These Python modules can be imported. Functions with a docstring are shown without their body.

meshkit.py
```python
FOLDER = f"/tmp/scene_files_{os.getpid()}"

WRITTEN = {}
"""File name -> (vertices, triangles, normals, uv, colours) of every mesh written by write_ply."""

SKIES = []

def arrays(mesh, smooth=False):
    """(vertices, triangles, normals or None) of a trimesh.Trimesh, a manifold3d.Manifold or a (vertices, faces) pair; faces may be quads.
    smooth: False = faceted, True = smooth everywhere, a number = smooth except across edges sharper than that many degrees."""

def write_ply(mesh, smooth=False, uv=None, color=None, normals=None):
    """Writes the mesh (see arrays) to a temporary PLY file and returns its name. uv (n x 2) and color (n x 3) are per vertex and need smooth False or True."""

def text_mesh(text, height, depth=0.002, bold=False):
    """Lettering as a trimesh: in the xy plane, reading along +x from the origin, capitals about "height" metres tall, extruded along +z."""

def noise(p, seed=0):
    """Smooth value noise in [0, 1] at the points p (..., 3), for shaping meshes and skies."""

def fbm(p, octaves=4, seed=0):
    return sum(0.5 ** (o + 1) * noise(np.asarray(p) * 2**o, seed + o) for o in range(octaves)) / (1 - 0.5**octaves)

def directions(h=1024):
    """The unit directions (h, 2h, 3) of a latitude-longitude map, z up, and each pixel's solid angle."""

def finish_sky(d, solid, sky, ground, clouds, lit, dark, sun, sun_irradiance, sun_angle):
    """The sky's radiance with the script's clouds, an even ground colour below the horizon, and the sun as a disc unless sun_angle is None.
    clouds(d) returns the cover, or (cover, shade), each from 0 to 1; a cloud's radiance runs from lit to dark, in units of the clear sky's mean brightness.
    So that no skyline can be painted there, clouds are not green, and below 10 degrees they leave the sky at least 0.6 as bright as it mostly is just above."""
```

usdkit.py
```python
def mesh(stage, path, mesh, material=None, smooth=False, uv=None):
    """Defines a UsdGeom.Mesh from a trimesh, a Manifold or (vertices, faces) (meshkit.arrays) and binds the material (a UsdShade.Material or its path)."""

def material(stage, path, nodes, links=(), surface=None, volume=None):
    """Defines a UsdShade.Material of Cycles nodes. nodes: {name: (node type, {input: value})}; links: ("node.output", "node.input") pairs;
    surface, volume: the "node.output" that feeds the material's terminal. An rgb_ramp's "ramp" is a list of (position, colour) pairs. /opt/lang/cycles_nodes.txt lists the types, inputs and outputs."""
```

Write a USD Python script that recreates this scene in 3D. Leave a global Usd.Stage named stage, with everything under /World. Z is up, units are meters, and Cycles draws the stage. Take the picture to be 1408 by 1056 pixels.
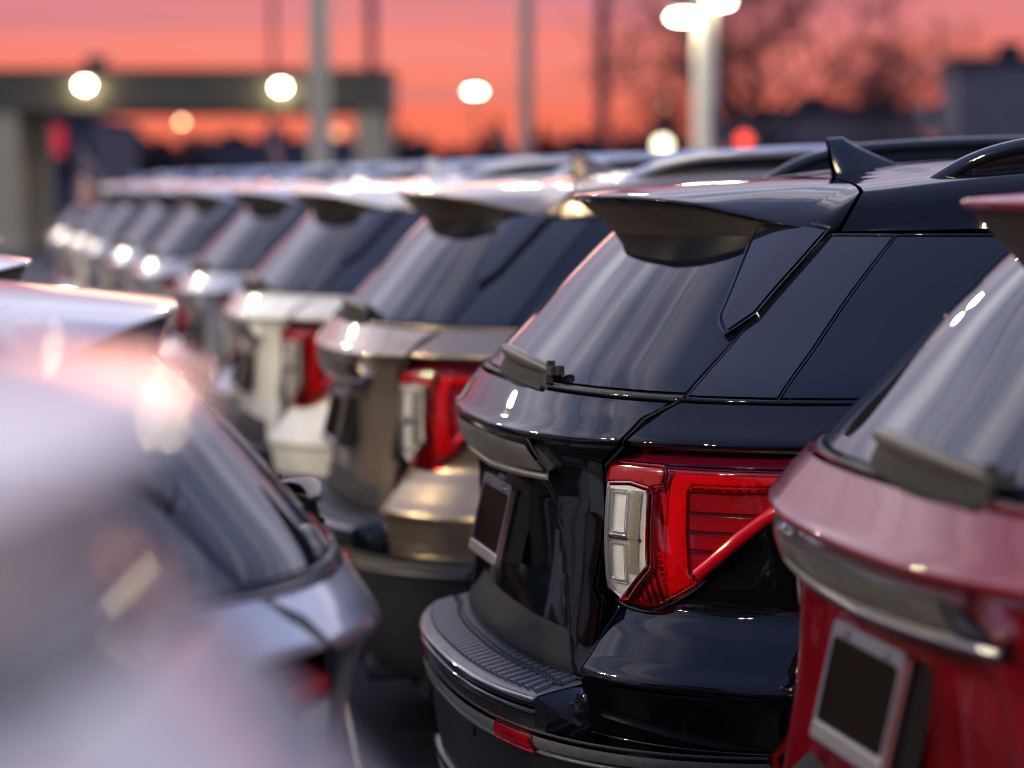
import math, random, re
import numpy as np, shapely, trimesh, usdkit
from pxr import Gf, Sdf, Usd, UsdGeom, UsdLux, UsdShade, Vt
from scipy.interpolate import CubicSpline, PchipInterpolator
from shapely.geometry import Polygon, LineString, Point, MultiPolygon, box as sbox
from shapely import affinity
random.seed(7); np.random.seed(7)
stage = Usd.Stage.CreateInMemory()
UsdGeom.SetStageUpAxis(stage, "Z"); UsdGeom.SetStageMetersPerUnit(stage, 1.0)
UsdGeom.Xform.Define(stage, "/World"); UsdGeom.Scope.Define(stage, "/World/Looks")
LK = "/World/Looks/"
# ------------------------------------------------------------------ camera, sky, sun, exposure
CAM, YAW, PITCH, FPX = np.array([5.90, -.93, 1.70]), math.radians(10.67), math.atan((528 - 255) / 3870), 3870.0
EXPOSURE = 0.0
FWD = np.array([-math.cos(YAW) * math.cos(PITCH), math.sin(YAW) * math.cos(PITCH), -math.sin(PITCH)])
RGT = np.array([math.sin(YAW), math.cos(YAW), 0.0]); UPV = np.cross(RGT, FWD)
cam = UsdGeom.Camera.Define(stage, "/World/camera")
m4 = Gf.Matrix4d(*RGT, 0, *UPV, 0, *(-FWD), 0, *CAM, 1)
cam.AddTransformOp().Set(m4)
cam.CreateHorizontalApertureAttr(36.0); cam.CreateVerticalApertureAttr(27.0); cam.CreateFocalLengthAttr(36 * FPX / 1408)
cam.CreateFStopAttr(2.1); cam.CreateFocusDistanceAttr(5.25); cam.CreateClippingRangeAttr(Gf.Vec2f(.05, 20000))
cam.CreateExposureAttr(EXPOSURE)
SUN_EL, SUN_DIR = math.radians(1.0), np.array([-1.0, 0.12])
SUN_ROT = math.atan2(SUN_DIR[0], SUN_DIR[1])
SKY_STRENGTH = 0.1
def sky():
    g = 10.0
    # colour of the evening sky by height above the horizon, towards the sunset and away from it; texture_coordinate.generated is the direction
    west = [(0, (.82, .105, .085)), (.014, (.84, .13, .105)), (.027, (.88, .165, .13)), (.040, (.90, .20, .165)), (.050, (.87, .22, .22)), (.058, (.76, .21, .26)), (.067, (.60, .205, .31)), (.082, (.57, .27, .42)), (.11, (.56, .40, .56)), (.16, (.60, .56, .74)), (.25, (.72, .76, 1.05)), (.5, (.55, .66, 1.05)), (.72, (.36, .46, .90)), (1, (.34, .44, .86))]
    east = [(0, (.09, .10, .17)), (.06, (.11, .13, .25)), (.14, (.12, .17, .36)), (.30, (.14, .21, .48)), (.6, (.18, .27, .62)), (.85, (.28, .38, .78)), (1, (.34, .44, .86))]
    k = lambda r: [(a, tuple(g * x for x in c)) for a, c in r]
    n = {"tc": ("texture_coordinate", {}), "xyz": ("separate_xyz", {}),
         "sky": ("sky_texture", {"sky_type": "single_scattering", "sun_disc": False, "sun_elevation": SUN_EL, "sun_rotation": SUN_ROT, "altitude": 100.0}),
         "skyk": ("mix_color", {"blend_type": "multiply", "fac": 1.0, "b": (1.0, 1.0, 1.0), "use_clamp": False}),
         # streaks near the horizon: the height is shifted a little by stretched noise
         "m1": ("mapping", {"scale": (4.0, 4.0, 150.0)}), "n1": ("noise_texture", {"scale": 1.0, "detail": 4.0, "roughness": .55}),
         "d1": ("math", {"math_type": "multiply_add", "value2": .052, "value3": -.026}), "h": ("math", {"math_type": "add"}), "hc": ("math", {"math_type": "maximum", "value2": 0.0}),
         "west": ("rgb_ramp", {"ramp": west}), "east": ("rgb_ramp", {"ramp": east}),
         "side": ("map_range", {"range_type": "smoothstep", "from_min": -.85, "from_max": .35, "to_min": 1.0, "to_max": 0.0, "clamp": True}),
         "mixwe": ("mix_color", {"blend_type": "mix", "use_clamp": False}),
         "gain": ("mix_color", {"blend_type": "multiply", "fac": 1.0, "b": (g, g, g), "use_clamp": False}),
         # mauve bars of cloud low over the sunset
         "m3": ("mapping", {"scale": (2.6, 2.6, 125.0), "rotation": (.006, .01, 0)}), "n3": ("noise_texture", {"scale": 1.0, "detail": 5.0, "roughness": .6, "distortion": .4}),
         "c3": ("map_range", {"range_type": "smoothstep", "from_min": .48, "from_max": .70, "to_min": 0.0, "to_max": .72, "clamp": True}), "c3w": ("math", {"math_type": "multiply"}),
         "bars": ("mix_color", {"blend_type": "mix", "b": (4.6, 1.75, 2.5), "use_clamp": False}),
         # high thin cloud in long streaks
         "m2": ("mapping", {"scale": (1.3, 1.3, 10.5), "rotation": (.10, .16, 0)}), "n2": ("noise_texture", {"scale": 1.0, "detail": 5.0, "roughness": .48, "distortion": .35}),
         "c2": ("map_range", {"range_type": "smoothstep", "from_min": .40, "from_max": .72, "to_min": 0.0, "to_max": 1.0, "clamp": True}),
         "lo": ("map_range", {"range_type": "smoothstep", "from_min": .14, "from_max": .32, "to_min": 0.0, "to_max": 1.0, "clamp": True}),
         "hi": ("map_range", {"range_type": "smoothstep", "from_min": .62, "from_max": .80, "to_min": 1.0, "to_max": .10, "clamp": True}), "cw": ("math", {"math_type": "multiply"}), "ch": ("math", {"math_type": "multiply"}),
         "cf": ("math", {"math_type": "multiply"}),
         "cl": ("mix_color", {"blend_type": "mix", "b": (20.0, 18.4, 20.6), "use_clamp": False}),
         "sel": ("mix_color", {"blend_type": "mix", "fac": .93, "use_clamp": False}),
         "bg": ("background_shader", {"strength": SKY_STRENGTH})}
    l = [("tc.generated", "xyz.vector"), ("tc.generated", "m1.vector"), ("m1.vector", "n1.vector"), ("n1.fac", "d1.value1"), ("xyz.z", "h.value1"), ("d1.value", "h.value2"),
         ("h.value", "hc.value1"), ("hc.value", "west.fac"), ("hc.value", "east.fac"), ("xyz.x", "side.value"), ("side.result", "mixwe.fac"), ("east.color", "mixwe.a"), ("west.color", "mixwe.b"),
         ("mixwe.result", "gain.a"), ("tc.generated", "m2.vector"), ("m2.vector", "n2.vector"), ("n2.fac", "c2.value"), ("xyz.z", "lo.value"), ("c2.result", "cf.value1"), ("lo.result", "cf.value2"),
         ("xyz.z", "hi.value"), ("cf.value", "ch.value1"), ("hi.result", "ch.value2"), ("ch.value", "cw.value1"), ("side.result", "cw.value2"), ("cw.value", "cl.fac"), ("gain.result", "bars.a"), ("tc.generated", "m3.vector"), ("m3.vector", "n3.vector"), ("n3.fac", "c3.value"), ("c3.result", "c3w.value1"), ("side.result", "c3w.value2"), ("c3w.value", "bars.fac"), ("bars.result", "cl.a"), ("sky.color", "skyk.a"), ("skyk.result", "sel.a"), ("cl.result", "sel.b"), ("sel.result", "bg.color")]
    m = usdkit.material(stage, LK + "evening_sky", n, l, surface="bg.background")
    dome = UsdLux.DomeLight.Define(stage, "/World/sky")
    UsdShade.MaterialBindingAPI.Apply(dome.GetPrim()).Bind(m)
    dome.GetPrim().SetCustomDataByKey("kind", "structure")
    dome.GetPrim().SetCustomDataByKey("label", "pink and orange sunset sky fading to lavender and blue overhead")
sky()
sun = UsdLux.DistantLight.Define(stage, "/World/sun")
sun.CreateIntensityAttr(.02); sun.CreateAngleAttr(12.0); sun.CreateNormalizeAttr(True) if hasattr(sun, "CreateNormalizeAttr") else None
sun.CreateColorAttr(Gf.Vec3f(1.0, .45, .28))
def aim(light, d):
    z = np.array(d, float); z /= np.linalg.norm(z); x = np.cross([0, 0, 1], z); x /= np.linalg.norm(x); y = np.cross(z, x)
    light.AddTransformOp().Set(Gf.Matrix4d(*x, 0, *y, 0, *z, 0, 0, 0, 50, 1))
aim(sun, [SUN_DIR[0], SUN_DIR[1], math.tan(SUN_EL) * np.linalg.norm(SUN_DIR)])
def at(px, py, d):
    """The point d metres in front of the lens that the photograph shows at px, py."""
    return CAM + d * (FWD + RGT * (px - 704) / FPX - UPV * (py - 528) / FPX)
# ------------------------------------------------------------------ materials
MATS = {}
def mat(name, base=(.5, .5, .5), rough=.5, metal=0.0, coat=0.0, coat_rough=.02, emit=None, strength=0.0, ior=1.5, noise=None, bump=None, trans=0.0, flake=0.0, dust=0.0, **kw):
    n = {"p": ("principled_bsdf", {"base_color": base, "roughness": rough, "metallic": metal, "coat_weight": coat, "coat_roughness": coat_rough, "ior": ior, "transmission_weight": trans, **kw})}
    l = []
    if emit is not None:
        n["p"][1].update(emission_color=emit, emission_strength=strength)
    n["tc"] = ("texture_coordinate", {})
    col = None
    if noise:
        sc, amt = noise
        n["nz"] = ("noise_texture", {"scale": sc, "detail": 6.0, "roughness": .6})
        n["rp"] = ("rgb_ramp", {"ramp": [(.25, tuple(max(0, c * (1 - amt)) for c in base)), (.75, tuple(c * (1 + amt) for c in base))]})
        l += [("tc.object", "nz.vector"), ("nz.fac", "rp.fac")]; col = "rp.color"
    if flake:
        n["vf"] = ("voronoi_texture", {"scale": 900.0}); n["sf"] = ("separate_color", {}); n["mf"] = ("mix_color", {"blend_type": "mix", "a": tuple(c * (1 - flake) for c in base), "b": tuple(min(1, c * (1 + flake)) for c in base)})
        l += [("tc.object", "vf.vector"), ("vf.color", "sf.color"), ("sf.r", "mf.fac")]; col = "mf.result"
    if dust:
        # fine dust specks lying on the clear coat
        n["vd"] = ("voronoi_texture", {"scale": 140.0}); n["rd"] = ("map_range", {"from_min": .07, "from_max": .13, "to_min": 1.0, "to_max": 0.0, "clamp": True})
        n["nd"] = ("noise_texture", {"scale": 3.0, "detail": 3.0}); n["ad"] = ("map_range", {"from_min": .45, "from_max": .75, "to_min": 0.0, "to_max": dust, "clamp": True})
        n["pd"] = ("math", {"math_type": "multiply"}); n["md"] = ("mix_color", {"blend_type": "mix", "a": base, "b": (.30, .28, .25)})
        n["rr"] = ("map_range", {"from_min": .3, "from_max": .8, "to_min": coat_rough, "to_max": coat_rough + .03, "clamp": True})
        l += [("tc.object", "vd.vector"), ("vd.distance", "rd.value"), ("tc.object", "nd.vector"), ("nd.fac", "ad.value"), ("rd.result", "pd.value1"), ("ad.result", "pd.value2"), ("pd.value", "md.fac"), ("nd.fac", "rr.value"), ("rr.result", "p.coat_roughness")]
        if col: l.append((col, "md.a"))
        col = "md.result"
    if col: l.append((col, "p.base_color"))
    if bump:
        sc, st, ds = bump
        n["bn"] = ("noise_texture", {"scale": sc, "detail": 3.0}); n["bp"] = ("bump", {"strength": st, "distance": ds})
        l += [("tc.object", "bn.vector"), ("bn.fac", "bp.height"), ("bp.normal", "p.normal")]
    MATS[name] = usdkit.material(stage, LK + name, n, l, surface="p.BSDF")
    return MATS[name]
mat("black_paint", (.003, .003, .0035), .22, coat=1.0, dust=.05, specular_ior_level=0.0)
mat("taupe_paint", (.33, .255, .175), .30, metal=.75, coat=1.0, flake=.10)
mat("white_paint", (.80, .79, .75), .35, coat=1.0)
mat("red_paint", (.125, .001, .005), .34, metal=.10, coat=1.0, flake=.15, specular_ior_level=.1)
mat("pale_paint", (.58, .53, .57), .42, coat=1.0, coat_rough=.06, specular_ior_level=0.0)
mat("silver_paint", (.50, .51, .53), .28, metal=.8, coat=1.0, flake=.08)
mat("blue_grey_paint", (.30, .33, .39), .30, metal=.6, coat=1.0, flake=.08)
mat("teal_paint", (.02, .06, .075), .3, metal=.3, coat=1.0)
mat("privacy_glass", (.003, .004, .006), .012, ior=1.62)
mat("gloss_black", (.008, .008, .008), .06, coat=1.0)
mat("black_plastic", (.022, .022, .023), .48, noise=(60.0, .25), bump=(900.0, .25, .002))
mat("grey_plastic", (.06, .057, .052), .38, noise=(60.0, .2), bump=(900.0, .2, .002))
mat("rubber", (.015, .015, .015), .7)
mat("gap", (.004, .004, .004), .8)
mat("tread_grey", (.14, .145, .155), .36, metal=.35, noise=(80.0, .15))
mat("silver_trim", (.55, .52, .46), .30, metal=.85)
mat("satin_rail", (.80, .82, .86), .24, metal=.9)
mat("chrome", (.84, .84, .84), .18, metal=1.0)
mat("dark_chrome", (.15, .138, .115), .36, metal=.6, coat=.4, noise=(14.0, .25))
MATS["plate_black"] = usdkit.material(stage, LK + "plate_black", {"d": ("diffuse_bsdf", {"color": (.014, .0105, .0095)})}, [], surface="d.BSDF")
mat("spoiler_lining", (.030, .025, .020), .5)
mat("smoked_chrome", (.30, .29, .27), .2, metal=1.0)
mat("band_plastic", (.20, .19, .172), .36, noise=(60.0, .15))
mat("lamp_reflector", (.80, .62, .62), .35, metal=.25, noise=(40.0, .12)); mat("lamp_guide", (.95, .85, .85), .25)
MATS["lens_cover"] = usdkit.material(stage, LK + "lens_cover", {"t": ("transparent_bsdf", {"color": (.90, .012, .026)}), "g": ("glossy_bsdf", {"color": (1, 1, 1), "roughness": .02, "distribution": "ggx"}), "f": ("fresnel", {"IOR": 1.55}), "m": ("mix_closure", {})},
    [("f.fac", "m.fac"), ("t.BSDF", "m.closure1"), ("g.BSDF", "m.closure2")], surface="m.closure")
mat("lens_red_smoke", (.16, .004, .022), .22, coat=1.0)
mat("lens_red", (.60, .001, .009), .12, coat=1.0, coat_rough=.02, subsurface_weight=.0)
mat("lens_red_deep", (.33, .001, .006), .18, coat=1.0)
mat("lens_red_dark", (.10, .001, .003), .2, coat=.6)
mat("reverse_lens", (.88, .86, .86), .12, metal=.25, coat=1.0)
mat("reverse_frame", (.62, .60, .58), .14, metal=.75, coat=.6)
mat("reverse_rib", (.72, .66, .50), .18, metal=.7, coat=.5)
mat("wheel_metal", (.42, .42, .43), .3, metal=.9)
mat("seal", (.012, .012, .012), .55)
mat("head_lens", (.6, .62, .64), .05, metal=.3, coat=1.0)
# ------------------------------------------------------------------ mesh helpers
def put(path, mesh, material=None):
    """One Mesh prim of (vertices, faces, normals)."""
    v, f, n = mesh
    m = UsdGeom.Mesh.Define(stage, path)
    m.CreatePointsAttr(Vt.Vec3fArray.FromNumpy(np.ascontiguousarray(v, np.float32)))
    m.CreateFaceVertexCountsAttr(Vt.IntArray.FromNumpy(np.full(len(f), 3, np.int32)))
    m.CreateFaceVertexIndicesAttr(Vt.IntArray.FromNumpy(np.ascontiguousarray(f, np.int32).ravel()))
    m.CreateSubdivisionSchemeAttr("none")
    m.CreateNormalsAttr(Vt.Vec3fArray.FromNumpy(np.ascontiguousarray(n, np.float32))); m.SetNormalsInterpolation("vertex")
    if material:
        UsdShade.MaterialBindingAPI.Apply(m.GetPrim()).Bind(MATS[material])
    return m.GetPrim()
def join(*ms):
    v, f, n, o = [], [], [], 0
    for a, b, c in ms:
        v.append(a); f.append(np.asarray(b) + o); n.append(c); o += len(a)
    return np.vstack(v), np.vstack(f), np.vstack(n)
def tri(mesh, smooth=35):
    import meshkit
    return meshkit.arrays(mesh, smooth) if smooth is not False else flat(mesh)
def flat(mesh):
    if hasattr(mesh, "to_mesh"):
        mm = mesh.to_mesh(); v, f = mm.vert_properties[:, :3], mm.tri_verts
    else:
        v, f = np.array(mesh.vertices), np.array(mesh.faces)
    w = v[f].reshape(-1, 3); n = np.cross(w[1::3] - w[0::3], w[2::3] - w[0::3]); n /= np.maximum(np.linalg.norm(n, axis=1, keepdims=True), 1e-12)
    return w, np.arange(len(w)).reshape(-1, 3), np.repeat(n, 3, 0)
def grid(P, smooth=True, flip=False, want=None):
    """A rectangular array of points as a smooth sheet."""
    a, b = P.shape[:2]; i = np.arange(a * b).reshape(a, b)
    q = np.stack([i[:-1, :-1], i[1:, :-1], i[1:, 1:], i[:-1, 1:]], -1).reshape(-1, 4)
    f = np.vstack([q[:, [0, 1, 2]], q[:, [0, 2, 3]]])
    v = P.reshape(-1, 3); fn = np.cross(v[f[:, 1]] - v[f[:, 0]], v[f[:, 2]] - v[f[:, 0]])
    n = np.zeros_like(v)
    for k in range(3): np.add.at(n, f[:, k], fn)
    n /= np.maximum(np.linalg.norm(n, axis=1, keepdims=True), 1e-12)
    if want is not None: flip = (n @ np.asarray(want, float)).mean() < 0
    return (v, f[:, ::-1], -n) if flip else (v, f, n)
def boxm(lo, hi, bevel=0.0):
    lo, hi = np.array(lo, float), np.array(hi, float)
    if bevel:
        import manifold3d as md
        c = []
        for k in range(3):
            a, b = lo + bevel, hi - bevel; a[k], b[k] = lo[k], hi[k]
            c += [[x, y, z] for x in (a[0], b[0]) for y in (a[1], b[1]) for z in (a[2], b[2])]
        return flat(md.Manifold.hull_points(np.array(c)))
    t = trimesh.creation.box(hi - lo); t.apply_translation((lo + hi) / 2); return flat(t)
def tube(pts, r, k=8, cap=True, flatz=1.0):
    """A round bar along points; r a number or one per point."""
    p = np.array(pts, float); r = np.broadcast_to(np.asarray(r, float), len(p))
    t = np.gradient(p, axis=0); t /= np.linalg.norm(t, axis=1, keepdims=True)
    ref = np.array([0, 0, 1.0]) if abs(t[:, 2]).mean() < .8 else np.array([1.0, 0, 0])
    a = np.cross(t, ref); a /= np.linalg.norm(a, axis=1, keepdims=True); b = np.cross(a, t)
    th = np.linspace(0, 2 * math.pi, k, endpoint=False)
    d = a[:, None] * np.cos(th)[None, :, None] + b[:, None] * np.sin(th)[None, :, None] * flatz
    v = (p[:, None] + d * r[:, None, None]).reshape(-1, 3); n = d.reshape(-1, 3)
    i = np.arange(len(p) * k).reshape(len(p), k); j = np.roll(i, -1, 1)
    q = np.stack([i[:-1], j[:-1], j[1:], i[1:]], -1).reshape(-1, 4)
    f = [q[:, [0, 1, 2]], q[:, [0, 2, 3]]]
    if cap:
        for e in (0, len(p) - 1):
            c = np.stack([np.full(k - 2, i[e, 0]), i[e, 1:-1], i[e, 2:]], -1); f.append(c if e else c[:, ::-1])
    f = np.vstack(f); fn = np.cross(v[f[:, 1]] - v[f[:, 0]], v[f[:, 2]] - v[f[:, 0]])
    if (fn[:len(q)] * n[f[:len(q), 0]]).sum() < 0: f = f[:, ::-1]
    return v, f, n
def moved(m, M):
    v, f, n = m; M = np.asarray(M, float); A = M[:3, :3]
    n2 = n @ np.linalg.inv(A); n2 /= np.maximum(np.linalg.norm(n2, axis=1, keepdims=True), 1e-12)
    if np.linalg.det(A) < 0: f = np.asarray(f)[:, ::-1]
    return v @ A.T + M[:3, 3], f, n2
def mirror(m):
    return moved(m, np.diag([-1, 1, 1, 1]))
def smooth01(a, b, x):
    t = np.clip((np.asarray(x, float) - a) / (b - a), 0, 1)
    return t * t * (3 - 2 * t)

class Outline:
    """Plan outline of a car from the middle of its tail round the corner to the middle of its nose; u is arc length."""
    def __init__(self, xs, L, p, q, yF, Lf, pf, qf):
        x = xs * np.sin(np.linspace(0, math.pi / 2, 500)) 
        y = L - L * np.maximum(1 - (x / xs) ** p, 0) ** (1 / q)
        sx = np.full(300, xs); sy = np.linspace(L, yF - Lf, 302)[1:-1]
        fx = xs * np.sin(np.linspace(math.pi / 2, 0, 500)); fy = yF - Lf + Lf * np.maximum(1 - (fx / xs) ** pf, 0) ** (1 / qf)
        px, py = np.concatenate([x, sx, fx]), np.concatenate([y, sy, fy])
        s = np.concatenate([[0], np.cumsum(np.hypot(np.diff(px), np.diff(py)))])
        uu = np.linspace(0, s[-1], 600)
        gx, gy = np.interp(uu, s, px), np.interp(uu, s, py)
        for _ in range(3):
            gx[1:-1] = .25 * gx[:-2] + .5 * gx[1:-1] + .25 * gx[2:]
            gy[1:-1] = .25 * gy[:-2] + .5 * gy[1:-1] + .25 * gy[2:]
        self.X, self.Y, self.U, self.xs = CubicSpline(uu, gx / xs), CubicSpline(uu, gy), s[-1], xs
        self.uu, self.gy, self.gx = uu, gy, gx / xs
    def at(self, u):
        u = np.asarray(u, float); a = np.minimum(np.abs(u), self.U)
        return np.sign(u) * self.X(a), self.Y(a)
    def uy(self, y): return float(np.interp(y, self.gy, self.uu))
    def ux(self, xn): return float(np.interp(xn, self.gx[:300], self.uu[:300]))

class Skin:
    """Body surface: outline u by height z, with the tail's and the nose's set-back and the half width given by height."""
    def __init__(self, outline, rear, width, front=None, bend=None):
        self.o, self.bend = outline, bend
        f = lambda pts: PchipInterpolator(*np.array(sorted(pts), float).T, extrapolate=True)
        self.r, self.w, self.f = f(rear), f(width), f(front or [(0, 0), (3, 0)])
    def __call__(self, u, z):
        X, Y = self.o.at(u)
        z = np.asarray(z, float)
        x = X * self.w(z)
        y = Y + self.r(z) * (1 - smooth01(.5, 2.4, Y)) - self.f(z) * smooth01(2.9, 3.9, Y)
        p = np.stack(np.broadcast_arrays(x, y, z), -1).astype(float)
        return p if self.bend is None else self.bend(p)
    def normal(self, u, z, e=2e-4):
        a = self(u + e, z) - self(u - e, z); b = self(u, z + e) - self(u, z - e)
        n = np.cross(a, b); return n / np.maximum(np.linalg.norm(n, axis=-1, keepdims=True), 1e-12)

BODY = Outline(.97, .90, 2.5, 4.1, 5.05, 1.0, 2.6, 2.6)
CAB = Outline(.90, .80, 2.3, 3.4, 3.95, .75, 2.2, 2.4)
R_BODY = [(.25, .16), (.30, .15), (.40, .14), (.60, .128), (.66, .122), (.70, .116), (.750, .108), (.760, .100), (.80, .124), (.85, .155), (.905, .188), (.95, .180), (1.05, .165), (1.12, .158), (1.19, .156), (1.203, .150), (1.211, .120), (1.219, .106), (1.230, .112), (1.26, .136), (1.285, .154), (1.30, .163)]
W_BODY = [(.25, .93), (.40, .955), (.60, .970), (.70, .975), (.750, .982), (.760, .985), (.80, .976), (.85, .965), (.905, .953), (1.05, .950), (1.19, .948), (1.205, .955), (1.219, .965), (1.26, .935), (1.30, .905)]
R_LAMP = [(.86, .20), (.90, .186), (.95, .170), (1.05, .152), (1.12, .145), (1.160, .142), (1.175, .147), (1.205, .188), (1.25, .24)]
W_LAMP = [(.86, .955), (.90, .957), (1.05, .960), (1.16, .962), (1.175, .958), (1.205, .925), (1.25, .88)]
F_BODY = [(.2, .15), (.4, .02), (.7, 0), (.9, .06), (1.05, .22), (1.3, .55)]
R_HATCH = [(.68, .13), (.735, .128), (.78, .132), (.85, .140), (.95, .150), (1.05, .152), (1.12, .142), (1.17, .125), (1.186, .114), (1.197, .102), (1.206, .100), (1.216, .108), (1.25, .130), (1.285, .152), (1.30, .162)]
def hatch_bend(p):
    q = p.copy(); x, z = np.abs(p[..., 0]), p[..., 2]
    wall = .40 + (1.10 - z) * .42
    q[..., 1] += 0.036 * (1 - smooth01(-.07, .04, x - wall)) * smooth01(1.13, 1.06, z)
    q[..., 2] += .015 * np.minimum(x / .75, 1.2) ** 2 * smooth01(1.12, 1.19, z) * smooth01(1.295, 1.24, z)
    return q
S_BODY = Skin(BODY, R_BODY, W_BODY, F_BODY)
W_HATCH = [(.25, .93), (.70, .975), (.750, .982), (.80, .976), (.905, .953), (1.05, .952), (1.18, .958), (1.206, .966), (1.25, .937), (1.30, .905)]
S_HATCH = Skin(BODY, R_HATCH, W_HATCH, F_BODY, hatch_bend)
S_LAMP = Skin(BODY, R_LAMP, W_LAMP, F_BODY)
R_CAB = [(1.0, .00), (1.295, .160), (1.40, .252), (1.50, .342), (1.62, .465), (1.70, .56)]
W_CAB = [(1.0, .945), (1.295, .900), (1.45, .83), (1.62, .735), (1.72, .66)]
F_CAB = [(1.0, -.22), (1.15, .0), (1.40, .36), (1.68, .85), (1.75, 1.0)]
S_CAB = Skin(CAB, R_CAB, W_CAB, F_CAB)
class Lift:
    """A skin raised along its own normal by h(u, z) metres."""
    def __init__(self, S, h): self.S, self.h = S, h
    def __call__(self, u, z):
        h = self.h(np.asarray(u, float), np.asarray(z, float)) if callable(self.h) else self.h
        return self.S(u, z) + self.S.normal(u, z) * np.broadcast_to(h, np.broadcast(u, z).shape)[..., None]
    normal = Skin.normal
def pieces(poly, du, dz):
    """Triangles (k, 3, 2) that cover the polygon, cut on a regular grid."""
    x0, y0, x1, y1 = poly.bounds
    nx, ny = max(1, math.ceil((x1 - x0) / du)), max(1, math.ceil((y1 - y0) / dz))
    X, Y = np.linspace(x0 - 1e-5, x1 + 1e-5, nx + 1), np.linspace(y0 - 1e-5, y1 + 1e-5, ny + 1)
    i, j = np.meshgrid(np.arange(nx), np.arange(ny), indexing="ij"); i, j = i.ravel(), j.ravel()
    cells = shapely.box(X[i], Y[j], X[i + 1], Y[j + 1])
    shapely.prepare(poly)
    full = shapely.contains_properly(poly, cells); part = ~full & shapely.intersects(poly, cells)
    out = []
    if full.any():
        a, b, c, d = X[i[full]], X[i[full] + 1], Y[j[full]], Y[j[full] + 1]
        p = lambda *q: np.stack([np.stack(s, -1) for s in q], 1)
        out += [p((a, c), (b, c), (b, d)), p((a, c), (b, d), (a, d))]
    if part.any():
        cut = shapely.intersection(cells[part], poly)
        cut = shapely.get_parts(cut); cut = cut[(shapely.get_type_id(cut) == 3) & (shapely.area(cut) > 1e-10)]
        t = shapely.get_parts(shapely.constrained_delaunay_triangles(cut))
        if len(t):
            c = shapely.get_coordinates(t).reshape(len(t), 4, 2)[:, :3]
            a, b = c[:, 1] - c[:, 0], c[:, 2] - c[:, 0]; s = a[:, 0] * b[:, 1] - a[:, 1] * b[:, 0]; c = c[np.abs(s) > 1e-11]; s = s[np.abs(s) > 1e-11]
            c[s < 0] = c[s < 0][:, ::-1]; out.append(c)
    return np.vstack(out) if out else np.zeros((0, 3, 2))
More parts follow.
